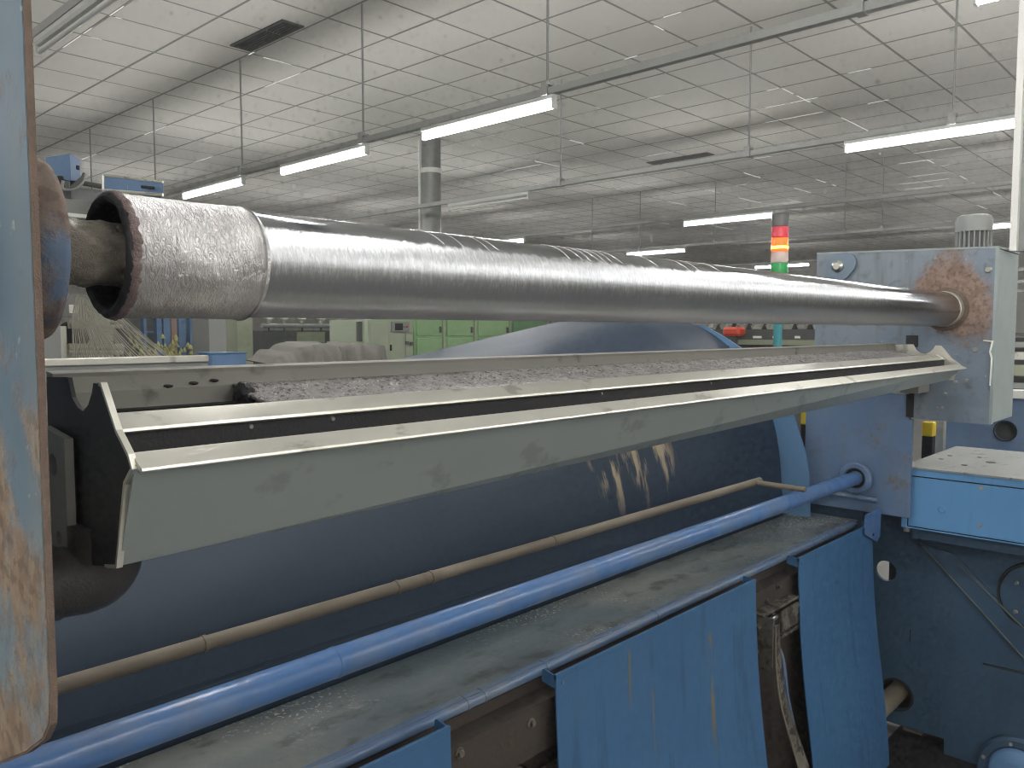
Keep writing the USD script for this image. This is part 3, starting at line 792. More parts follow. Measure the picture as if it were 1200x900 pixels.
# ------------------------------------------------------------------ shelf
zs = Z0 - .684
sh_ = thing('machine_shelf', 'long grey stained sheet metal shelf below the blue pipe with a blue rounded nose', 'shelf', (1.5, 1.2, zs))
part('top_sheet', bx(.196, 2.95, 1.062, 1.288, zs - .004, zs), 'shelf', sh_, False)
nose = [(1.064, zs), (1.0565, zs - .003), (1.0530, zs - .009), (1.0535, zs - .017), (1.0565, zs - .021)]
nose = [(1.075, zs + .0005)] + nose + [(1.066, zs - .022), (1.075, zs - .01)]
part('nose', ext(Polygon(nose), 'x', .196, 2.93), 'edge_blue', sh_, 40, label='blue rounded front nose of the shelf')
for px, py in ((640, 770), (568, 805), (770, 712), (548, 818)):
    x = at(px, py, y=1.06)[0]
    part('seam', ext(Polygon(nose).buffer(.0012), 'x', x - .004, x + .004), 'edge_blue', sh_, 40)
part('shelf_bracket', bx(2.90, 2.945, 1.076, 1.28, zs - .05, zs - .004), 'base', sh_, False)

bm = thing('support_beam', 'brown greasy angle beam under the shelf nose, seen between the blue panels', 'beam', (1.5, 1.05, Z0 - .8))
part('flange', bx(.0, 2.93, 1.022, 1.070, Z0 - .742, Z0 - .737), 'beam_brown', bm, False)
part('web', bx(.0, 2.93, 1.022, 1.027, Z0 - .838, Z0 - .742), 'beam_brown', bm, False)
part('back_plate', bx(.0, 2.93, 1.068, 1.072, Z0 - .84, Z0 - .714), 'beam_brown', bm, False)
for px, py in ((622, 847), (538, 882), (911, 687), (898, 706)):
    p = at(px, py, y=1.022)
    part('bolt', cat([lathe('y', (p[0], 1.022, p[2]), [(-.003, 0), (-.003, .010), (0, .010)], 18), lathe('y', (p[0], 1.019, p[2]), [(-.006, 0), (-.006, .0062), (0, .0062)], 6)]), 'greasy', bm, False)

# brackets under the beam between the panels
cb = thing('channel_bracket', 'greasy steel bracket with an oblong hole at the bottom left of the gap', 'bracket', (1.09, 1.0, Z0 - .95))
a, b = at(590, 872, y=.985), at(628, 872, y=.985)
ypl = sbox(a[0], Z0 - 1.25, b[0], Z0 - .845).difference(Point((a[0] + b[0]) / 2 + .004, Z0 - .895).buffer(.012))
part('face', ext(ypl, 'y', .985, .991), 'greasy', cb, False)
part('side', bx(b[0], b[0] + .006, .985, 1.03, Z0 - 1.25, Z0 - .845), 'greasy', cb, False)
part('top', bx(a[0], b[0] + .006, .985, 1.03, Z0 - .851, Z0 - .845), 'greasy', cb, False)
ft = thing('foot_plate', 'dark flat bar running under the beam behind the bracket', 'bar', (1.1, 1.02, Z0 - .9))
part('bar', bx(.7, 2.93, .998, 1.04, Z0 - .895, Z0 - .885), 'greasy', ft, False)
part('lower_bar', bx(.7, 2.93, 1.03, 1.05, Z0 - 1.52, Z0 - .895), 'beam_brown', ft, False)
part('mount', bx(1.5, 1.56, 1.03, 1.06, Z0 - .9, Z0 - .83), 'greasy', ft, False)

# ------------------------------------------------------------------ apron panels
PZ = np.array([-.682, -.75, -.94, -1.08, -1.25, -1.40, -1.546]); PY = np.array([1.0, .998, .986, .970, .946, .928, .914])


def apron(x0, x1, label, mat='panel_blue'):
    t = thing('apron_panel', label, 'panel', ((x0 + x1) / 2, 1.0, Z0 - .7))
    zz = np.linspace(-.682, -1.53, 30); yy = np.interp(-zz, -PZ, PY)
    yy = np.convolve(np.pad(yy, 2, mode='edge'), np.ones(5) / 5, 'valid')
    G = np.array([[(x, y, Z0 + z) for z, y in zip(zz, yy)] for x in np.linspace(x0, x1, 12)])
    part('sheet', sheet(G, .003), mat, t, 40)
    part('top_hem', ext(rpoly([(.9975, Z0 - .690), (.9975, Z0 - .6795), (1.004, Z0 - .6785), (1.004, Z0 - .690)], .001), 'x', x0, x1), 'panel_blue', t, 20)
    for xa, xb in ((x0, x0 + .004), (x1 - .004, x1)):
        part('end_hook', ext(rpoly([(1.0, Z0 - .682), (1.034, Z0 - .676), (1.036, Z0 - .702), (1.0, Z0 - .708)], .004), 'x', xa, xb), 'panel_blue', t, False)
    part('screw', lathe('y', (x0 + .02, .998, Z0 - .70), [(-.002, 0), (-.002, .004), (0, .004)], 10), 'edge_blue', t, False)
    return t


apron(.25, .907, 'blue curved apron panel at the bottom edge, only its top corner in view')
apron(1.188, 2.034, 'widest blue apron panel, centre of the picture bottom, with yellowish runs', 'panel_runs')
apron(2.31, 2.918, 'blue curved apron panel at right with a bent lower half')

# greasy bracket, hanging strap and hose in the gap between the two right panels
gp = thing('hinge_bracket', 'greasy wet hinge bracket in the gap between the two right panels', 'bracket', (2.15, 1.0, Z0 - .83))
a, b = at(893, 725, y=.992), at(934, 725, y=.992)
za, zb2 = at(912, 712, y=.992)[2], at(912, 735, y=.992)[2]
part('arm', bx(a[0], b[0], .988, 1.026, za - .004, za + .004, .001), 'greasy', gp, False)
p0, p1 = at(914, 717, y=.990), at(933, 705, y=.990); p2 = at(933, 729, y=.990); p3 = at(914, 740, y=.990)
part('cheek', ext(Polygon([(q[0], q[2]) for q in (p0, p1, p2, p3)]), 'y', .984, .990), 'greasy', gp, False)
part('cheek', bx(a[0], a[0] + .006, .96, 1.02, zb2 - .09, za), 'greasy', gp, False)
part('pin', tube((a[0] - .02, 1.0, za - .03), (b[0] + .02, 1.0, za - .03), .008, 12), 'steel', gp)
sp = thing('bent_strap', 'bent steel strap hanging down the gap between the two right panels', 'strap', (2.2, .98, Z0 - 1.1))
pts = [at(911, 725, y=.985), at(912, 770, y=.985), at(916, 810, y=.975), at(925, 845, y=.955), at(937, 880, y=.93), at(946, 910, y=.905)]
pts = np.array(pts); k = np.linspace(0, 5, 30); pts = np.stack([np.interp(k, range(6), pts[:, i]) for i in range(3)], 1)
for i in range(3): pts[:, i] = np.convolve(np.pad(pts[:, i], 3, mode='edge'), np.ones(7) / 7, 'valid')
w = np.linspace(.014, .034, 30)[:, None]
part('strip', sheet(np.stack([pts - w * [1, 0, 0], pts, pts + w * [1, .2, 0]], 1), .004), 'greasy', sp, 40)
part('edge', ring_tube(pts - w * [1, 0, 0], .003, 8), 'rod', sp)
hs = solo('blue_hose', ring_tube(bend([at(907, 718, y=1.01), at(904, 745, y=1.01), at(918, 770, y=1.0), at(921, 810, y=.99), at(934, 870, y=.97)], .05), .0065, 12), 'edge_blue', 'thin blue hose behind the bent strap', 'hose', True)
gl = solo('gap_backplate', bx(1.9, 2.5, 1.052, 1.064, .02, Z0 - .84), 'greasy', 'dark greasy plate at the back of the gap between the right panels', 'plate', False)
gl2 = solo('gap_backplate', bx(.80, 1.30, 1.052, 1.064, .02, Z0 - .84), 'beam_brown', 'dark brown plate at the back of the gap left of the widest panel', 'plate', False)

# small blue corner plate where the shelf meets the frame
a, b = at(1014, 598, y=.99), at(1032, 598, y=.99)
cp = thing('corner_plate', 'small bright blue corner plate at the far end of the shelf', 'bracket', (2.93, .99, Z0 - .7))
part('plate', ext(rpoly([(a[0], Z0 - .635), (b[0], Z0 - .632), (b[0] - .004, Z0 - .735), (b[0] - .03, Z0 - .75), (a[0], Z0 - .70)], .003), 'y', .988, .992), 'pipe_blue', cp, False)
part('screw', lathe('y', ((a[0] + b[0]) / 2, .988, Z0 - .715), [(-.003, 0), (-.003, .005), (0, .005)], 8), 'black', cp, False)
solo('guide_bar', tube((2.90, 1.28, Z0 - .585), (2.93, .99, Z0 - .60), .009, 12), 'edge_blue', 'short blue bar above the far end of the shelf', 'bar')

# ------------------------------------------------------------------ big dark blue curved hood
XH = 2.85
rp = [at(916, 640, x=XH), at(916, 590, x=XH), at(915, 560, x=XH), at(912, 525, x=XH), at(905, 490, x=XH), at(893, 462, x=XH), at(876, 434, x=XH), at(853, 408, x=XH), at(830, 392, x=XH), at(806, 380, x=XH)]
rp = np.array([(p[1], p[2]) for p in rp])
rp = np.vstack([[rp[0][0] - .003, Z0 - .68], rp[1:], [rp[-1][0] + .30, rp[-1][1] + .010], [rp[-1][0] + .55, rp[-1][1] - .03], [rp[-1][0] + .75, rp[-1][1] - .3]])
rp = rp[np.r_[True, np.diff(rp[:, 1]) != 0]]
L_ = np.r_[0, np.cumsum(np.linalg.norm(np.diff(rp, axis=0), axis=1))]
u = np.linspace(0, L_[-1], 90); prof = np.stack([np.interp(u, L_, rp[:, 0]), np.interp(u, L_, rp[:, 1])], 1)
for i in range(2): prof[:, i] = np.convolve(np.pad(prof[:, i], 4, mode='edge'), np.ones(9) / 9, 'valid')
base_z = Z0 - .62
S = lambda x: np.interp(x, [.24, 2.5, 2.85], [.445, 1.015, 1.02])
G = []
for x in np.linspace(.24, XH, 80):
    z = np.where(prof[:, 1] > base_z, base_z + (prof[:, 1] - base_z) * S(x), prof[:, 1])
    G.append(np.stack([np.full(len(prof), x), prof[:, 0], z], 1))
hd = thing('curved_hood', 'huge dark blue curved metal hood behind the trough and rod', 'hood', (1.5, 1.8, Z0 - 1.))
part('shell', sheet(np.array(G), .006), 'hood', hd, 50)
# far end flange, a lighter blue plate that stands a little proud
fo = [at(952, 640, x=XH + .02), at(950, 560, x=XH + .02), at(946, 530, x=XH + .02), at(932, 487, x=XH + .02), at(905, 445, x=XH + .02), at(871, 408, x=XH + .02), at(850, 394, x=XH + .02), at(826, 381, x=XH + .02)]
fo = [(p[1], p[2]) for p in fo]; fo = [(fo[0][0], Z0 - .68)] + fo + [(fo[-1][0] + .30, fo[-1][1] + .010), (fo[-1][0] + .55, fo[-1][1] - .03), (fo[-1][0] + .75, fo[-1][1] - .3), (fo[-1][0] + .75, Z0 - .68)]
part('end_flange', ext(Polygon(fo).buffer(0), 'x', XH + .004, XH + .012), 'flange_blue', hd, False, label='lighter blue end plate of the hood')
for k, (px, py) in enumerate(((826, 392), (832, 396), (838, 400), (843, 404), (848, 407))):
    p = at(px, py, x=XH); dy = .05 * (.5 + .5 * RNG.random())
    part('chip_mark', bx(XH + .001, XH + .0042, p[1] - dy / 2, p[1] + dy / 2, p[2] - .012, p[2] + .006), 'black', hd, False)
part('skirt', bx(.24, XH, 1.302, 1.308, 0, Z0 - .60), 'hood', hd, False)
for x_ in (.5, 2.5): part('support_leg', bx(x_, x_ + .06, 1.7, 1.76, 0, Z0 - .62), 'base', hd, False)
p = at(897, 500, x=XH - .03)
part('label_tab', bx(XH - .04, XH - .02, p[1] - .01, p[1] + .012, p[2] - .012, p[2] + .012, .003), 'galv', hd, False)

# ------------------------------------------------------------------ right machine frame
XF = 2.961
bxf = thing('frame_box', 'blue and rust frame box that carries the far end of the roller', 'machine frame', (XF, .9, Z0))
ring = sbox(YN, Z0 - .304, YF, Z0 + .268)
fpoly = Polygon([(YN, Z0 - .306), (.895, Z0 - .304), (.895, Z0 - .20), (.91, Z0 - .17), (.98, Z0 - .16), (YF, Z0 - .16), (YF, Z0 + .279), (YN, Z0 + .262)])
part('face_plate', ext(fpoly, 'x', XF, XF + .012), 'plate', bxf, False)
XB = at(1190, 400, y=YN)[0]
part('front_cover', bx(XF + .012, XB, YN + .001, YN + .011, Z0 - .302, Z0 + .26), 'plate_edge', bxf, False, label='pale grey blue narrow side of the box')
part('cover_edge', bx(XF - .0015, XF + .012, YN - .003, YN + .006, Z0 - .304, Z0 + .262), 'plate_edge', bxf, False)
part('top_plate', trimesh.Trimesh(*hull([(x, y, z + d) for x in (XF - .002, XB) for y, z in ((YN - .002, Z0 + .262), (YF, Z0 + .279)) for d in (0, .006)]), process=False), 'plate_edge', bxf, False)
part('bottom_plate', bx(XF + .012, XB, YN + .011, .89, Z0 - .304, Z0 - .296), 'plate', bxf, False)
part('back_plate', bx(XB - .012, XB, YN + .011, YF, Z0 - .296, Z0 + .26), 'plate', bxf, False)
# rust-worn bearing pocket round the roller end
part('bearing_pocket', lathe('x', (XF, ry, rz), [(-.006, .0588), (-.006, .068), (-.002, .072), (.0, .072)], 60), 'edge_rust', bxf, label='rusty ring round the roller end')
# boss with bright bolt
p = at(985, 313, x=XF); by_, bz_ = p[1], p[2]
bs = Point(by_, bz_).buffer(.044, 24).union(Point(by_ - .022, bz_ + .012).buffer(.034, 24)).convex_hull
bss = part('boss', ext(bs.buffer(.004), 'x', XF - .016, XF), 'boss', bxf, 20, label='round painted boss')
part('bolt', lathe('x', (XF - .016, by_ + .004, bz_ + .002), [(-.014, 0), (-.014, .012), (-.006, .021), (0, .022)], 20), 'steel', bss, False, label='shiny bolt head')
for px, py, r in ((1158, 316, .011), (1096, 303, .006), (1143, 410, .009), (1120, 448, .006), (1133, 446, .006), (1108, 462, .006), (1104, 478, .006)):
    p = at(px, py, x=XF); part('bolt', lathe('x', (XF, p[1], p[2]), [(-.005, 0), (-.005, r * .7), (-.002, r), (0, r)], 14), 'steel' if r > .01 else 'bracket', bxf, False)
# run of white drip
dr = [at(1152, 399, x=XF - .002), at(1163, 400, x=XF - .002), at(1160, 412, x=XF - .002), at(1162, 420, x=XF - .002), at(1160, 452, x=XF - .002)]
part('dried_drip', ring_tube(np.array(dr), [.002, .004, .003, .003, .002], 8), 'label_white', bxf, label='dried white drip')
part('dark_block', bx(XF - .006, XF, *sorted((at(1062, 400, x=XF)[1], at(1076, 400, x=XF)[1])), Z0 - .058, Z0 - .018, .002), 'dark_end', bxf, False)

lp = thing('side_frame', 'blue side frame plate below and behind the frame box', 'machine frame', (2.98, 1.1, 0))
lpoly = sbox(.905, Z0 - .655, 1.272, Z0 - .162).difference(Point(YP, zp).buffer(.036))
part('plate', ext(lpoly, 'x', 2.974, 2.99), 'plate_low', lp, False)
part('front_edge', bx(2.974, 2.99, .895, .9055, Z0 - .655, Z0 - .31), 'plate_low', lp, False)
part('leg', bx(3.0, 3.06, 1.06, 1.27, 0, Z0 - .6), 'base', lp, False)
part('dark_slot', bx(2.9605, 2.9735, *sorted((at(1062, 470, x=2.96)[1], at(1071, 470, x=2.96)[1])), Z0 - .30, Z0 - .21), 'black', lp, False)
part('trough_tab', bx(2.86, 2.955, .885, .93, Z0 - .215, Z0 - .195, .003), 'lip', lp, False)

XP = 3.15
bf = thing('base_frame', 'large dark blue base frame plate at lower right with round holes', 'machine frame', (XP, .8, 0))


def circ(px, py, rpx, x):
    c = at(px, py, x=x); d = np.linalg.norm(c - EYE); fwd = (ROT.T @ (c - EYE))[2]
    return Point(c[1], c[2]).buffer(rpx * fwd / F, 32), c, rpx * fwd / F


h1, c1, r1 = circ(1038, 669, 12, XP); h2, c2, r2 = circ(1050, 814, 17, XP)
ro = [at(1030, 842, x=XP), at(1106, 866, x=XP), at(1106, 960, x=XP), at(1020, 940, x=XP)]
ropen = Polygon([(q[1], q[2]) for q in ro])
part('plate', ext(sbox(.15, 0.009, 1.5, Z0 - .742).union(sbox(.94, 0.009, 1.5, Z0 - .60)).difference(h1).difference(h2).difference(ropen), 'x', XP, XP + .02), 'base', bf, False)
part('hole_lining', lathe('x', (XP, c2[1], c2[2]), [(-.006, r2), (-.006, r2 * 1.12), (.0, r2 * 1.14)], 40), 'black', bf)
part('half_cover', bx(XP + .03, XP + .04, c1[1] - .05, c1[1] - .002, c1[2] - .05, c1[2] + .05), 'black', bf, False)
# round cover plate
dc, cc, rr = circ(1216, 700, 41, XP)
cv = part('round_cover', lathe('x', (XP, cc[1], cc[2]), [(-.010, 0), (-.010, rr * .9), (-.008, rr * .93), (0, rr * .93)], 60), 'base', bf, 20)
part('cover_ring', lathe('x', (XP, cc[1], cc[2]), [(-.004, rr * .93), (-.012, rr * .95), (-.012, rr), (0, rr * 1.02)], 60), 'black', bf)
for px, py in ((1191, 683), (1190, 717)):
    p = at(px, py, x=XP - .01); part('bolt', lathe('x', (XP - .01, p[1], p[2]), [(-.004, 0), (-.004, .005), (-.001, .008), (0, .008)], 12), 'steel', cv, False)
# diagonal double bar
a, b = at(1078, 636, x=XP - .01), at(1206, 778, x=XP - .01); a2, b2 = at(1122, 660, x=XP - .01), at(1206, 742, x=XP - .01)
br_ = part('brace', ext(Polygon([(a[1], a[2]), (b[1], b[2]), (b2[1], b2[2]), (a2[1] + .01, a2[2] + .03)]), 'x', XP - .010, XP), 'base', bf, False, label='diagonal brace with two raised edges')
for q, w_ in ((a, b), (a2, b2)):
    q, w_ = q.copy(), w_.copy(); q[0] = w_[0] = XP - .012; part('raised_edge', tube(q, w_, .003, 8), 'dgrey', br_)
a, b = at(1152, 778, x=XP), at(1206, 790, x=XP)
part('ledge', tube(a, b, .004, 8), 'black', bf)
part('shadow_plate', bx(XP - .004, XP, at(1206, 800, x=XP)[1], at(1152, 790, x=XP)[1], b[2] - .07, b[2] - .006), 'base', bf, False)  # plate under the ledge in the same base paint as the frame
part('slit', bx(XP - .001, XP + .001, at(1067, 750, x=XP)[1], at(1066, 750, x=XP)[1], at(1066, 752, x=XP)[2], at(1066, 738, x=XP)[2]), 'black', bf, False)
part('inner_plate', bx(XP + .12, XP + .13, .2, 1.4, .02, Z0 - 1.02), 'black', bf, False)  # black sheet standing in for the darkness inside the opening
part('cross_bar', bx(XP + .02, XP + .06, *sorted((at(1055, 880, x=XP)[1], at(1078, 865, x=XP)[1])), .05, at(1070, 862, x=XP)[2]), 'rod', bf, False)
solo('drip_pan', bx(.3, 3.62, .15, .99, .001, .008), 'black', 'added black pan on the floor under the machine', 'pan', False)  # black sheet added to darken the floor under the machine
ps = solo('cross_pipe', tube((2.55, c2[1] + .004, c2[2]), (3.24, c2[1] + .004, c2[2]), r2 * .62, 28), 'rod', 'dirty tan pipe entering the lower round hole of the base frame', 'pipe')
# motor end at the bottom right corner
dc, cc, rr = circ(1196, 905, 44, XP)
mo = thing('drive_motor', 'grey blue motor end shield at the bottom right corner', 'motor', (XP, cc[1], cc[2]))
part('ring', lathe('x', (XP, cc[1], cc[2]), [(0, rr), (-.03, rr), (-.04, rr * .93), (-.04, rr * .78), (-.03, rr * .72), (-.02, rr * .72)], 48), 'base', mo)
part('shield', lathe('x', (XP, cc[1], cc[2]), [(-.03, rr * .72), (-.045, rr * .66), (-.06, rr * .42), (-.06, rr * .3), (-.05, rr * .26), (-.05, 0)], 48), 'flange_blue', mo)
for k in range(6):
    a_ = k * math.pi / 3 + .3
    part('bolt', lathe('x', (XP - .04, cc[1] + rr * .85 * math.cos(a_), cc[2] + rr * .85 * math.sin(a_)), [(-.006, 0), (-.006, .006), (0, .006)], 6), 'bracket', mo, False)

# ------------------------------------------------------------------ light blue electrical box
XE = 3.0
ya = at(1058, 560, x=XE)[1]; zt = Z0 - .478; zb_ = Z0 - .695
eb = thing('switch_box', 'light blue switch box with a scuffed grey top at right', 'box', (XE, .6, zb_))
xr_ = at(1125, 523, z=zt)[0]
lid_poly = rpoly([(XE - .004, .30), (xr_, .30), (xr_, ya + .004), (XE - .004, ya + .004)], .006)
part('lid', ext(lid_poly, 'z', zt - .006, zt), 'box_top', eb, False, label='scuffed bare grey top')
part('gap', bx(XE + .0045, XE + .006, .315, ya - .014, zb_ + .003, zt - .026), 'black', eb, False)  # black backing that paints the groove round the door dark
part('body', bx(XE + .006, xr_ - .004, .305, ya - .001, zb_ + .002, zt - .006), 'box_blue', eb, False)
part('rim', ext(sbox(.305, zb_, ya, zt - .004).difference(sbox(.32, zb_ + .004, ya - .018, zt - .030)), 'x', XE, XE + .006), 'box_blue', eb, False)
dr_ = part('door', bx(XE - .001, XE + .005, .325, ya - .0225, zb_ + .008, zt - .0345, .001), 'box_blue', eb, False)
for px, py, r in ((1150, 572, .008), (1148, 616, .007), (1104, 597, .013)):
    p = at(px, py, x=XE); part('screw', lathe('x', (XE - .001, p[1], p[2]), [(-.003, 0), (-.003, r * .8), (0, r)], 14), 'bracket' if r < .01 else 'box_blue', dr_, False)
for px, py, s in ((1161, 542, .016), (1103, 538, .008), (1113, 534, .008), (1130, 545, .009), (1148, 536, .007)):
    p = at(px, py, z=zt); part('knockout', lathe('z', (p[0], p[1], zt), [(0, s), (.0015, s), (.0015, 0)], 16), 'dgrey', eb, False)
p = at(1052, 622, x=XE + .02)
part('cable_gland', cat([lathe('z', (p[0], ya - .012, zb_), [(-.018, 0), (-.018, .010), (0, .012)], 14), lathe('z', (p[0] + .05, ya - .03, zb_), [(-.022, 0), (-.022, .005), (0, .005)], 10)]), 'galv', eb, False)
part('support', bx(XE + .03, XP + .02, .5, .9, zb_ - .04, zb_), 'base', eb, False)

# rear frame plate with a hole, behind the switch box
XQ = 4.1
h3, c3, r3 = circ(1178, 505, 11, XQ)
a, b = at(1098, 500, x=XQ), at(1260, 500, x=XQ); zt3 = at(1180, 466, x=XQ)[2]
rf = thing('rear_frame', 'blue frame plate with a round hole behind the switch box', 'machine frame', (XQ, a[1], 0))
part('plate', ext(sbox(b[1], 0, a[1], zt3).difference(h3), 'x', XQ, XQ + .02), 'plate_low', rf, False)
part('rim', lathe('x', (XQ, c3[1], c3[2]), [(-.008, r3), (-.008, r3 * 1.1), (0, r3 * 1.12)], 40), 'black', rf)
part('hole_back', bx(XQ + .05, XQ + .06, c3[1] - .15, c3[1] + .1, c3[2] - .15, c3[2] + .15), 'dgrey', rf, False)
part('top_rail', bx(XQ - .02, XQ + .06, b[1], a[1], zt3, zt3 + .035), 'white', rf, False)
# yellow topped dark posts
for px, py, zt_, lab, xx in ((945, 481, None, 'slim black post with a yellow cap left of the side frame', 3.4), (1089, 494, None, 'black post with a yellow cap behind the switch box', 3.6)):
    p = at(px, py, x=xx); w = .016 if px < 1000 else .020
    t = thing('capped_post', lab, 'post', (xx, p[1], 0))
    part('post', bx(xx - w, xx + w, p[1] - w, p[1] + w, 0, p[2] - .06), 'black', t, False)
    part('cap', bx(xx - w * 1.1, xx + w * 1.1, p[1] - w * 1.1, p[1] + w * 1.1, p[2] - .06, p[2], .004), 'yellow', t, False, label='yellow cap')
p = at(1100, 500, x=3.8)
solo('white_post', bx(3.78, 3.82, p[1] - .025, p[1] + .02, 0, Z0 - .25), 'lip', 'pale upright post between the capped post and the rear frame', 'post', False)

# fan motor on the frame box
xm = 3.08; p = at(1140, 290, x=xm)
zm0 = Z0 + .276; a, b = at(1118, 270, x=xm), at(1165, 270, x=xm); rm = abs(a[1] - b[1]) / 2 * .93; ym = (a[1] + b[1]) / 2
zm1 = at(1140, 252, x=xm)[2]; zmm = at(1140, 272, x=xm)[2]
fm = thing('fan_motor', 'grey blue finned motor standing on the right frame box', 'motor', (xm, ym, zm0))  # plain grey cap and fins round a dark grey body
part('cap', lathe('z', (xm, ym, 0), [(zmm, 0), (zmm, rm), (zm1 - .02, rm), (zm1 - .006, rm * .9), (zm1, rm * .7), (zm1, 0)], 40), 'grey', fm, 40)
part('body', lathe('z', (xm, ym, 0), [(zm0, 0), (zm0, rm * .84), (zmm, rm * .84), (zmm, 0)], 40), 'dgrey', fm)
for k in range(22):
    a_ = k * 2 * math.pi / 22; c_, s_ = math.cos(a_), math.sin(a_)
    fin = trimesh.creation.box((rm * .2, .004, zmm - zm0)); R_ = trimesh.transformations.rotation_matrix(a_, (0, 0, 1)); fin.apply_transform(R_); fin.apply_translation((xm + c_ * rm * .88, ym + s_ * rm * .88, (zm0 + zmm) / 2))
    part('fin', fin, 'grey', fm, False)

# signal tower
xs_ = 6.2; p = at(913, 322, x=xs_); sy = p[1]; sc = np.linalg.norm((ROT.T @ (p - EYE))[2]) / F
st = thing('signal_tower', 'signal tower with grey, red, amber, clear and green lenses on a teal pole', 'signal lamp', (xs_, sy, 0))
zz = {k: at(914, v, x=xs_)[2] for k, v in dict(bot=321, g=308, c=295, am=279, r=266, top=251).items()}; R_ = 9.6 * sc


def seg(z0, z1, r=R_): return lathe('z', (xs_, sy, 0), [(z0, 0), (z0, r * .94), (z0 + .008, r), (z1 - .008, r), (z1, r * .94), (z1, 0)], 32)


part('green_lens', seg(zz['bot'], zz['g']), 'l_green', st); part('clear_lens', seg(zz['g'], zz['c']), 'l_clear', st)
am = part('amber_lens', seg(zz['c'], zz['am']), 'l_amber', st, label='amber lens, lit')
part('led_ring', lathe('z', (xs_, sy, zz['c'] + .032), [(-.012, R_ * .97), (-.010, R_ * 1.03), (.010, R_ * 1.03), (.012, R_ * .97)], 32), 'l_glow', am)
part('red_lens', seg(zz['am'], zz['r']), 'l_red', st); part('cap', seg(zz['r'], zz['top']), 'l_cap', st)
part('pole', lathe('z', (xs_, sy, 0), [(0, 0), (0, R_ * .52), (zz['bot'], R_ * .52), (zz['bot'], 0)], 24), 'teal', st, label='teal pole')
part('base_disc', lathe('z', (xs_, sy, 0), [(0, 0), (0, .16), (.02, .16), (.02, 0)], 32), 'teal', st)

# ------------------------------------------------------------------ far side of the hall, seen under and over the roller
def pbox(px0, px1, py0, py1, y, depth, floor=False):
    """A box whose front face stands in the plane y and covers those pixels: (x0, x1, z0, z1)."""
    a, b = at(px0, py0, y=y), at(px1, py0, y=y); c = at((px0 + px1) / 2, py1, y=y)
    return a[0], b[0], (0. if floor else c[2]), at((px0 + px1) / 2, py0, y=y)[2]


# warping creel at far left: post, rollers, yarns
yc = 4.6
x0, x1, z0, z1 = pbox(66, 78, 382, 430, yc, 0, True)
cr_ = thing('creel_stand', 'pale grey creel stand with paired rollers, seen under the hub at left', 'creel', (x0, yc, 0))
part('post', bx(x0, x1, yc, yc + .06, 0, z1, .004), 'lip', cr_, False)
part('post', bx(x0 - .08, x0 - .055, yc + .1, yc + .13, 0, z1), 'lip', cr_, False)
for py, r in ((376.5, .020), (382, .014), (407, .020), (412.5, .014)):
    a = at(80, py, y=yc); b = at(144, py, y=yc)
    part('roller', tube((a[0], yc, a[2]), (b[0], yc, b[2]), r, 16), 'lip', cr_)
x0, x1, z0, z1 = pbox(84, 115, 344, 372, yc + .3, 0)
part('top_board', ext(Polygon([(x0, z1), (x0 + .10, z1), (x1, z0), (x0 - .06, z0)]), 'y', yc + .3, yc + .33), 'grey', cr_, False)
x0, x1, z0, z1 = pbox(81, 92, 357, 367, yc + .25, 0)
part('label', bx(x0, x1, yc + .25, yc + .255, z0, z1), 'label_white', cr_, False)
x0, x1, z0, z1 = pbox(80, 96, 382, 404, yc + .2, 0)
part('drive_wheel', lathe('y', ((x0 + x1) / 2, yc + .2, (z0 + z1) / 2), [(0, 0), (0, .075), (.05, .08), (.05, 0)], 32), 'black', cr_)
ys = []
for k in range(64):
    t = k / 63; top = at(88 + 26 * t + RNG.random() * 3, 346 + 10 * t, y=yc - .02); top2 = at(84 + 58 * t, 378, y=yc - .03)
    if t > .75: top2 = at(128 + 60 * (t - .75), 366 + 10 * RNG.random(), y=yc - .03)
    low = at(84 + 126 * t ** 1.15 + RNG.random() * 5, 426, y=yc - .06)
    ys.append(ring_tube(np.array([top, top2, (top2 + low) / 2 + [0, 0, -.01], low]), .0022, 5, False))
solo('creel_yarns', cat(ys), 'yarn', 'pale yarns fanning down from the creel at left', 'yarn', True, kind='stuff')

a, b = at(46, 430, y=2.75), at(245, 424, y=2.75)
gb = thing('guide_rail', 'pale grey rail just above the trough back edge at left', 'rail', (a[0], 2.75, a[2]))
part('beam', bx(a[0] - .2, b[0], 2.75, 2.79, a[2] - .0, a[2] + .024, .003), 'lip', gb, False)
part('web', bx(a[0] - .2, b[0], 2.76, 2.78, a[2] - .05, a[2]), 'grey', gb, False)
for x in (a[0] + .02, b[0] - .06): part('leg', bx(x, x + .04, 2.755, 2.785, 0, a[2] - .05), 'grey', gb, False)
x0, x1, z0, z1 = pbox(248, 289, 413, 432, 2.85, 0)
jb = thing('junction_box', 'small blue box at the end of the pale guide rail', 'box', (x0, 2.85, z0))
part('body', bx(x0, x1, 2.85, 2.96, z0 - .01, z1 - .004, .003), 'far_blue', jb, False)
part('lid', bx(x0 - .003, x1 + .003, 2.847, 2.963, z1 - .004, z1), 'flange_blue', jb, False)
part('stand', bx(x0 + .02, x0 + .06, 2.88, 2.92, 0, z0 - .01), 'grey', jb, False)

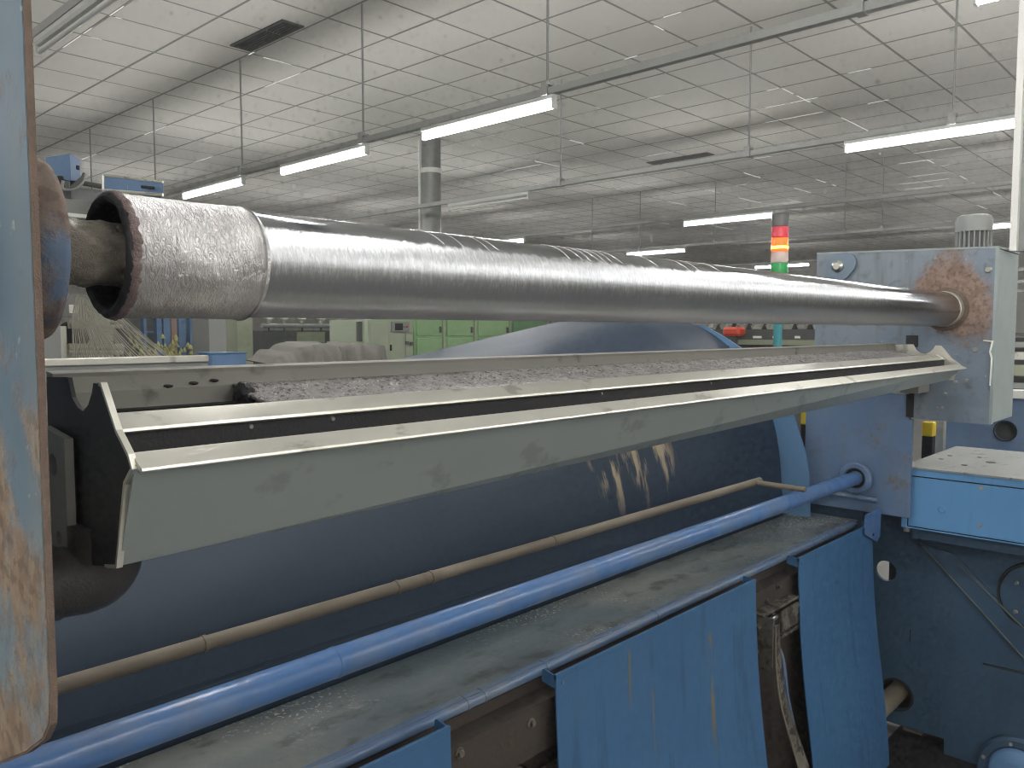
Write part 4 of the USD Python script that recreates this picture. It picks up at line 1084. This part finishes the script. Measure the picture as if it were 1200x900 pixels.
# row of blue posts with yarn cones at their feet
yp = 9.0
pl = ['blue upright post under the wrapped roller end, leftmost of the row', 'blue upright post, second from left of the row', 'blue upright post left of the pinkish cloth strip', 'blue upright post right of the pinkish cloth strip', 'blue upright post in the middle right of the row', 'broad blue upright post next to the last one', 'blue upright post nearest the olive cabinet', ]
for (a_, b_), lab in zip(((168, 171), (183, 189), (191, 199), (209, 217), (222, 227), (241, 247), (258, 263)), pl):
    x0, x1, z0, z1 = pbox(a_, b_, 360, 425, yp, 0, True)
    t = thing('rack_post', lab, 'post', (x0, yp, 0)); part('upright', bx(x0, x1, yp, yp + .08, 0, z1), 'far_blue', t, False); part('foot', bx(x0 - .005, x1 + .005, yp - .02, yp + .078, 0, .02), 'dgrey', t, False)
x0, x1, z0, z1 = pbox(200, 208, 364, 412, yp + .05, 0)
solo('cloth_strip', bx(x0, x1, yp + .05, yp + .07, .2, z1 + .05), 'pink', 'pinkish cloth strip hanging between the blue posts', 'cloth', False)
x0, x1, z0, z1 = pbox(150, 278, 388, 390, yp + .1, 0)
rk = thing('yarn_rack', 'dark yarn rack with cross rails behind the blue posts', 'rack', (x0, yp, 0))
part('rail', bx(x0, x1, yp + .08, yp + .1, z0, z1), 'far_blue', rk, False)
part('back', bx(x0, x1, yp + .5, yp + .52, 0, Z0 + .35), 'dgrey', rk, False)
cones = []
for k in range(90):
    q = at(152 + 126 * RNG.random(), 396 + 24 * RNG.random() ** .7, y=yp - .1 - .15 * RNG.random()); c = trimesh.creation.cone(.02 + .02 * RNG.random(), .06, sections=8); c.apply_translation(q); cones.append(c)
solo('yarn_cones', cat(cones), 'cone_yellow', 'yellow green yarn cones crowded at the foot of the blue posts', 'yarn cones', True, kind='stuff')

x0, x1, z0, z1 = pbox(277, 294, 371, 425, 8.3, 0, True)
oc = thing('olive_cabinet', 'plain olive grey cabinet right of the blue posts', 'cabinet', (x0, 8.3, 0))
part('body', bx(x0, x1 + .02, 8.3, 8.75, .05, z1, .004), 'olive', oc, False); part('plinth', bx(x0 + .02, x1 - .02, 8.32, 8.7, 0, .05), 'dgrey', oc, False)

# grey machine with a tube along its top
ym_ = 9.2
x0, x1, z0, z1 = pbox(306, 416, 382, 425, ym_, 0, True)
gm = thing('far_machine', 'grey machine with a long tube and knobs behind the canvas covers', 'machine', (x0, ym_, 0))
part('body', bx(x0, x1, ym_, ym_ + .8, 0, z1 - .06), 'dgrey', gm, False)
part('panel', bx(x0 + .5, x1 - .5, ym_ - .02, ym_, z1 - .22, z1 - .08), 'olive', gm, False)
part('tube', tube((x0, ym_ - .03, z1), (x1 - .1, ym_ - .03, z1), .028, 14), 'grey', gm)
for px in (315, 333, 354, 376, 399):
    q = at(px, 376, y=ym_); part('knob', lathe('z', (q[0], ym_, z1 + .02), [(0, .02), (.05, .03), (.07, .055), (.11, .05), (.12, 0)], 14), 'lip', gm)
    part('stem', tube((q[0], ym_, z1 - .08), (q[0], ym_, z1 + .05), .012, 8), 'dgrey', gm)
q0, q1, q2 = at(398, 382, y=ym_ - .06), at(399, 391, y=ym_ - .06), at(412, 396, y=ym_ - .06)
part('bent_tube', ring_tube(bend([q0, q1, q2], .1), .022, 10), 'lip', gm)


def canvas(name, outline, y, depth, label, seed):
    """A draped cover: ridge lines of pixels (back top and front bottom), with folds."""
    t = thing(name, label, 'cover', (at(outline[0][0], 420, y=y)[0], y, 0))
    xs = np.linspace(outline[0][0], outline[-1][0], 50); top = np.interp(xs, [o[0] for o in outline], [o[1] for o in outline])
    G = []
    for i, (px, py) in enumerate(zip(xs, top)):
        q = at(px, py, y=y + depth * .5); row = []
        for v in np.linspace(0, 1, 22):
            yy = y + depth * .5 - depth * .5 * min(1, v * 2.2); z = q[2] - max(0, v - .4) / .6 * q[2] if v > .4 else q[2] - .04 * v
            row.append((q[0], yy - .06 * max(0, v - .4), max(.02, z)))
        G.append(row)
    G = np.array(G); n_ = meshkit.fbm(G * [6.5, 3, 1.6], 3, seed) - .5
    G[:, :, 1] += n_ * .45; G[:, :, 2] += n_ * .08
    part('sheet', sheet(G, .012), 'cloth', t, 60)
    x0, x1 = G[:, 0, 0].min() + .15, G[:, 0, 0].max() - .15
    part('load', bx(x0, x1, y + .22, y + depth, 0, G[:, 0, 2].min() - .12), 'dgrey', t, False)


canvas('canvas_cover', [(286, 421), (296, 413), (310, 408), (318, 402), (330, 401), (352, 401), (358, 404), (367, 416)], 5.2, .8, 'rumpled grey canvas cover, the left one beside the small blue box', 4)
canvas('canvas_cover', [(366, 417), (372, 402), (390, 401), (412, 402), (430, 402), (436, 421)], 6.25, .55, 'grey canvas cover with a squared dark end, left of the control cabinet', 13)
x0, x1, z0, z1 = pbox(399, 430, 403, 424, 6.0, 0, True)

# control cabinet
y = 6.9
x0, x1, z0, z1 = pbox(431, 484, 375, 430, y, 0, True)
cc_ = thing('control_cabinet', 'pale green grey control cabinet with a small screen, left of the green boxes', 'cabinet', (x0, y, 0))
part('body', bx(x0, x1, y, y + .7, .06, z1, .004), 'cab', cc_, False); part('plinth', bx(x0 + .02, x1 - .02, y + .02, y + .66, 0, .06), 'dgrey', cc_, False)
def fx(px): return at(px, 400, y=y)[0]
def fz(py): return at(457, py, y=y)[2]
d1 = part('door', bx(fx(434.5), fx(453.5), y - .012, y, .1, z1 - .03, .003), 'cab', cc_, False); d2 = part('door', bx(fx(455.5), fx(473), y - .012, y, .1, fz(390), .003), 'cab', cc_, False)
part('door', bx(fx(475), fx(483), y - .012, y, .1, fz(391), .003), 'cab', cc_, False)
part('screen_frame', bx(fx(458), fx(478), y - .03, y, fz(389), fz(377), .003), 'grey', cc_, False); part('screen', bx(fx(461), fx(470), y - .034, y - .029, fz(387), fz(379)), 'black', cc_, False)
for px in (472, 475): part('button', lathe('y', (fx(px), y - .03, fz(383)), [(-.012, 0), (-.012, .012), (0, .012)], 10), 'redp' if px == 475 else 'steel', cc_, False)
part('handle', bx(fx(456), fx(457.2), y - .03, y - .012, fz(411), fz(404)), 'black', d2, False)
for px, py in ((474, 400), (479, 401)): part('meter', bx(fx(px), fx(px + 3), y - .03, y - .012, fz(py + 4), fz(py)), 'dgrey', cc_, False)
x0_, x1_, z0_, z1_ = pbox(420, 431, 377, 400, y + .1, 0)
part('side_grille', bx(x0_, x1_, y + .1, y + .14, z0_, z1_), 'dgrey', cc_, False)

# green boxes
y = 7.1
for px0, px1, m, lab in ((485, 519, 'green', 'light green sheet metal box, leftmost of the green row'), (521, 555.5, 'green', 'light green sheet metal box, second of the green row'), (557.5, 597, 'green', 'light green sheet metal box, third of the green row'), (599, 640, 'dgreen', 'dark green box at the right end of the green row')):
    x0, x1, z0, z1 = pbox(px0, px1, 372, 430, y, 0, True); zm = at(px0, 395, y=y)[2]
    t = thing('green_box', lab, 'box', (x0, y, 0)); z1 += .25
    part('body', bx(x0, x1, y, y + .8, 0, z1), m, t, False)
    for za, zb2 in ((zm + .012, z1 - .02), (.5, zm - .012)): part('panel', bx(x0 + .03, x1 - .03, y - .014, y, za, zb2, .004), m, t, False)
    part('edge_strip', bx(x1 - .012, x1 + .008, y - .03, y, 0, z1), 'cab', t, False)
    part('latch', bx(x1 - .07, x1 - .045, y - .03, y - .014, zm + .05, zm + .12), 'dgrey', t, False)

# machinery at right, under the roller
xr0 = 9.0
def xpl(px, py): return at(px, py, x=xr0)
a, b = xpl(960, 385), xpl(815, 385)
dm = thing('loom', 'dark machine with small lights behind the trough at right', 'machine', (xr0, a[1], 0))
part('body', bx(xr0 + .2, xr0 + 1.0, a[1], b[1], 0, xpl(880, 390)[2]), 'dgrey', dm, False)
part('top_beam', bx(xr0 + .1, xr0 + .2, a[1], b[1], xpl(880, 386)[2], xpl(880, 381)[2]), 'olive', dm, False)
part('low_beam', bx(xr0 + .05, xr0 + .2, a[1], b[1], xpl(880, 404)[2], xpl(880, 398)[2]), 'olive', dm, False)
for k in range(14):
    q = xpl(828 + 9 * k, 384 + 4 * RNG.random()); part('spindle', lathe('z', (xr0 + .12, q[1], q[2] - .05), [(0, .0), (0, .03), (.05, .05), (.12, .02), (.13, 0)], 8), 'black' if k % 2 else 'grey', dm)
for px, w in ((886, 9), (906, 3), (933, 5.5)):
    q, q2 = xpl(px - w / 2, 395), xpl(px + w / 2, 395); part('card', bx(xr0 + .02, xr0 + .05, q2[1], q[1], q[2] - .015, q[2] + .012), 'label_white', dm, False)
part('fascia', bx(xr0 + .055, xr0 + .2, a[1], b[1], xpl(880, 398)[2], xpl(880, 386)[2]), 'dgrey', dm, False)
q = xpl(865, 388)
rs = thing('red_cover', 'small red plastic machine guard beyond the right end of the hood', 'guard', (xr0 - .2, q[1], 0))
part('guard', bx(xr0 - .2, xr0, q[1] - .11, q[1] + .11, q[2] - .06, q[2] + .05, .03), 'redp', rs, False); part('stand', bx(xr0 - .12, xr0 - .06, q[1] - .03, q[1] + .03, 0, q[2] - .06), 'dgrey', rs, False)

# shelving glimpsed at the right edge
xs2 = 7.0; a, b = at(1160, 300, x=xs2), at(1290, 300, x=xs2)
rk2 = thing('bar_rack', 'pale horizontal bars of a far machine at the right edge', 'machine', (xs2, b[1], 0))
for py, h, m in ((316, 3, 'grey'), (330, 3, 'grey'), (341, 2, 'grey'), (392, 3, 'dgrey'), (404, 5, 'grey'), (417, 7, 'lip'), (434, 10, 'olive'), (452, 5, 'grey')):
    z = at(1190, py, x=xs2)[2]; part('bar', bx(xs2, xs2 + .08, b[1], a[1], z - h * .004, z + h * .004), m, rk2, False)
part('back', bx(xs2 + .3, xs2 + .34, b[1], a[1], 0, at(1190, 396, x=xs2)[2]), 'dgrey', rk2, False)
for yy in (b[1], a[1] - .06): part('leg', bx(xs2, xs2 + .06, yy, yy + .06, 0, at(1190, 300, x=xs2)[2]), 'grey', rk2, False)

# things above the roller at left
y = 4.2
x0, x1, z0, z1 = pbox(62, 98, 181, 206, y, 0)
mb = thing('motor_box', 'bright blue motor box above the hub at left, with cables below', 'box', (x0, y, z0)); xm_ = x0 + (x1 - x0) * .55
part('body', trimesh.Trimesh(*hull([(x0, y + .10, z0 - .0), (x0, y + .10, z1 - .01), (xm_, y, z0 - .02), (xm_, y, z1 + .005), (x1, y + .05, z0 - .01), (x1, y + .05, z1 - .005), (x0 + .06, y + .17, z0), (x0 + .06, y + .17, z1)]), process=False), 'far_blue', mb, False)
part('vent', bx(x1 - .05, x1 - .012, y + .028, y + .04, z1 - .06, z1 - .04), 'black', mb, False)
part('base', bx(x0 + .03, x1 - .03, y + .03, y + .12, z0 - .04, z0), 'black', mb, False)
for k in range(3):
    q = [at(74 + 3 * k, 212, y=y), at(72 + 4 * k, 222, y=y), at(88, 222 - 3 * k, y=y), at(97, 214 - 3 * k, y=y), at(99, 203, y=y)]
    part('cable', ring_tube(bend(q, .05), .008, 8), 'dgrey' if k else 'grey', mb)
part('bracket', bx(x0 + .05, x0 + .09, y + .05, y + .1, z0 - .14, z0 - .04), 'dgrey', mb, False)
x0, x1, z0, z1 = pbox(83, 108, 237, 254, y, 0); zr_ = z0
uh = thing('unit_frame', 'grey machine head behind the roller, carrying the blue boxes', 'machine', (x0, y, 0))
part('head', bx(x0 - .15, x1 + .7, y + .0, y + .3, z0 + .01, z1 + .01, .004), 'grey', uh, False)
part('bright_edge', bx(x0 - .15, x1 + .7, y - .01, y + .02, z0 - .005, z0 + .012), 'label_white', uh, False)
xa, xb = at(70, 240, y=y)[0], at(180, 240, y=y)[0]
zt_ = at(100, 213, y=y)[2]
part('back_panel', bx(at(86, 220, y=y + .2)[0], at(175, 220, y=y + .2)[0], y + .2, y + .25, z1, zt_), 'grey', uh, False)
part('top_bar', tube((at(86, 212, y=y + .15)[0], y + .15, zt_ + .02), (at(125, 212, y=y + .15)[0], y + .15, zt_ + .01), .012, 8), 'dgrey', uh)
part('leg', bx(x1 + .60, x1 + .7, y + .05, y + .25, 0, z0), 'grey', uh, False); part('leg', bx(x0 - .15, x0 - .05, y + .05, y + .25, 0, z0), 'grey', uh, False)
a = at(121, 206, y=3.9); b = at(191, 216, x=at(191, 216, y=3.7)[0])
lb = thing('long_blue_box', 'long flat blue box above the wrapped roller end', 'box', (a[0], 3.9, a[2]))
P0, P1, P2, P3 = at(121, 205, y=3.9), at(191, 213.5, y=3.66), at(191, 228.5, y=3.66), at(121, 223, y=3.9)
nrm = np.array([.3, 1., 0]) * .12
part('body', trimesh.Trimesh(*hull([P0, P1, P2, P3] + [q + nrm for q in (P0, P1, P2, P3)]), process=False), 'far_blue', lb, False)
part('end_edge', tube(P0, P3, .006, 8), 'lip', lb); part('lower_edge', tube(P3, P2, .008, 8), 'lip', lb); part('upper_edge', tube(P0, P1, .006, 8), 'lip', lb)
h0, h1_ = at(164, 219.5, y=3.74), at(178, 221, y=3.69); part('handle', tube(h0 - [0, .02, 0], h1_ - [0, .02, 0], .007, 8), 'black', lb)
part('support', bx(P0[0] + .05, P0[0] + .1, 3.95, 4.2, P3[2] - .05, P3[2] + .02), 'grey', lb, False)
part('support', bx(P1[0] - .1, P1[0] - .05, 3.8, 4.2, P3[2] - .05, P3[2] + .02), 'grey', lb, False)
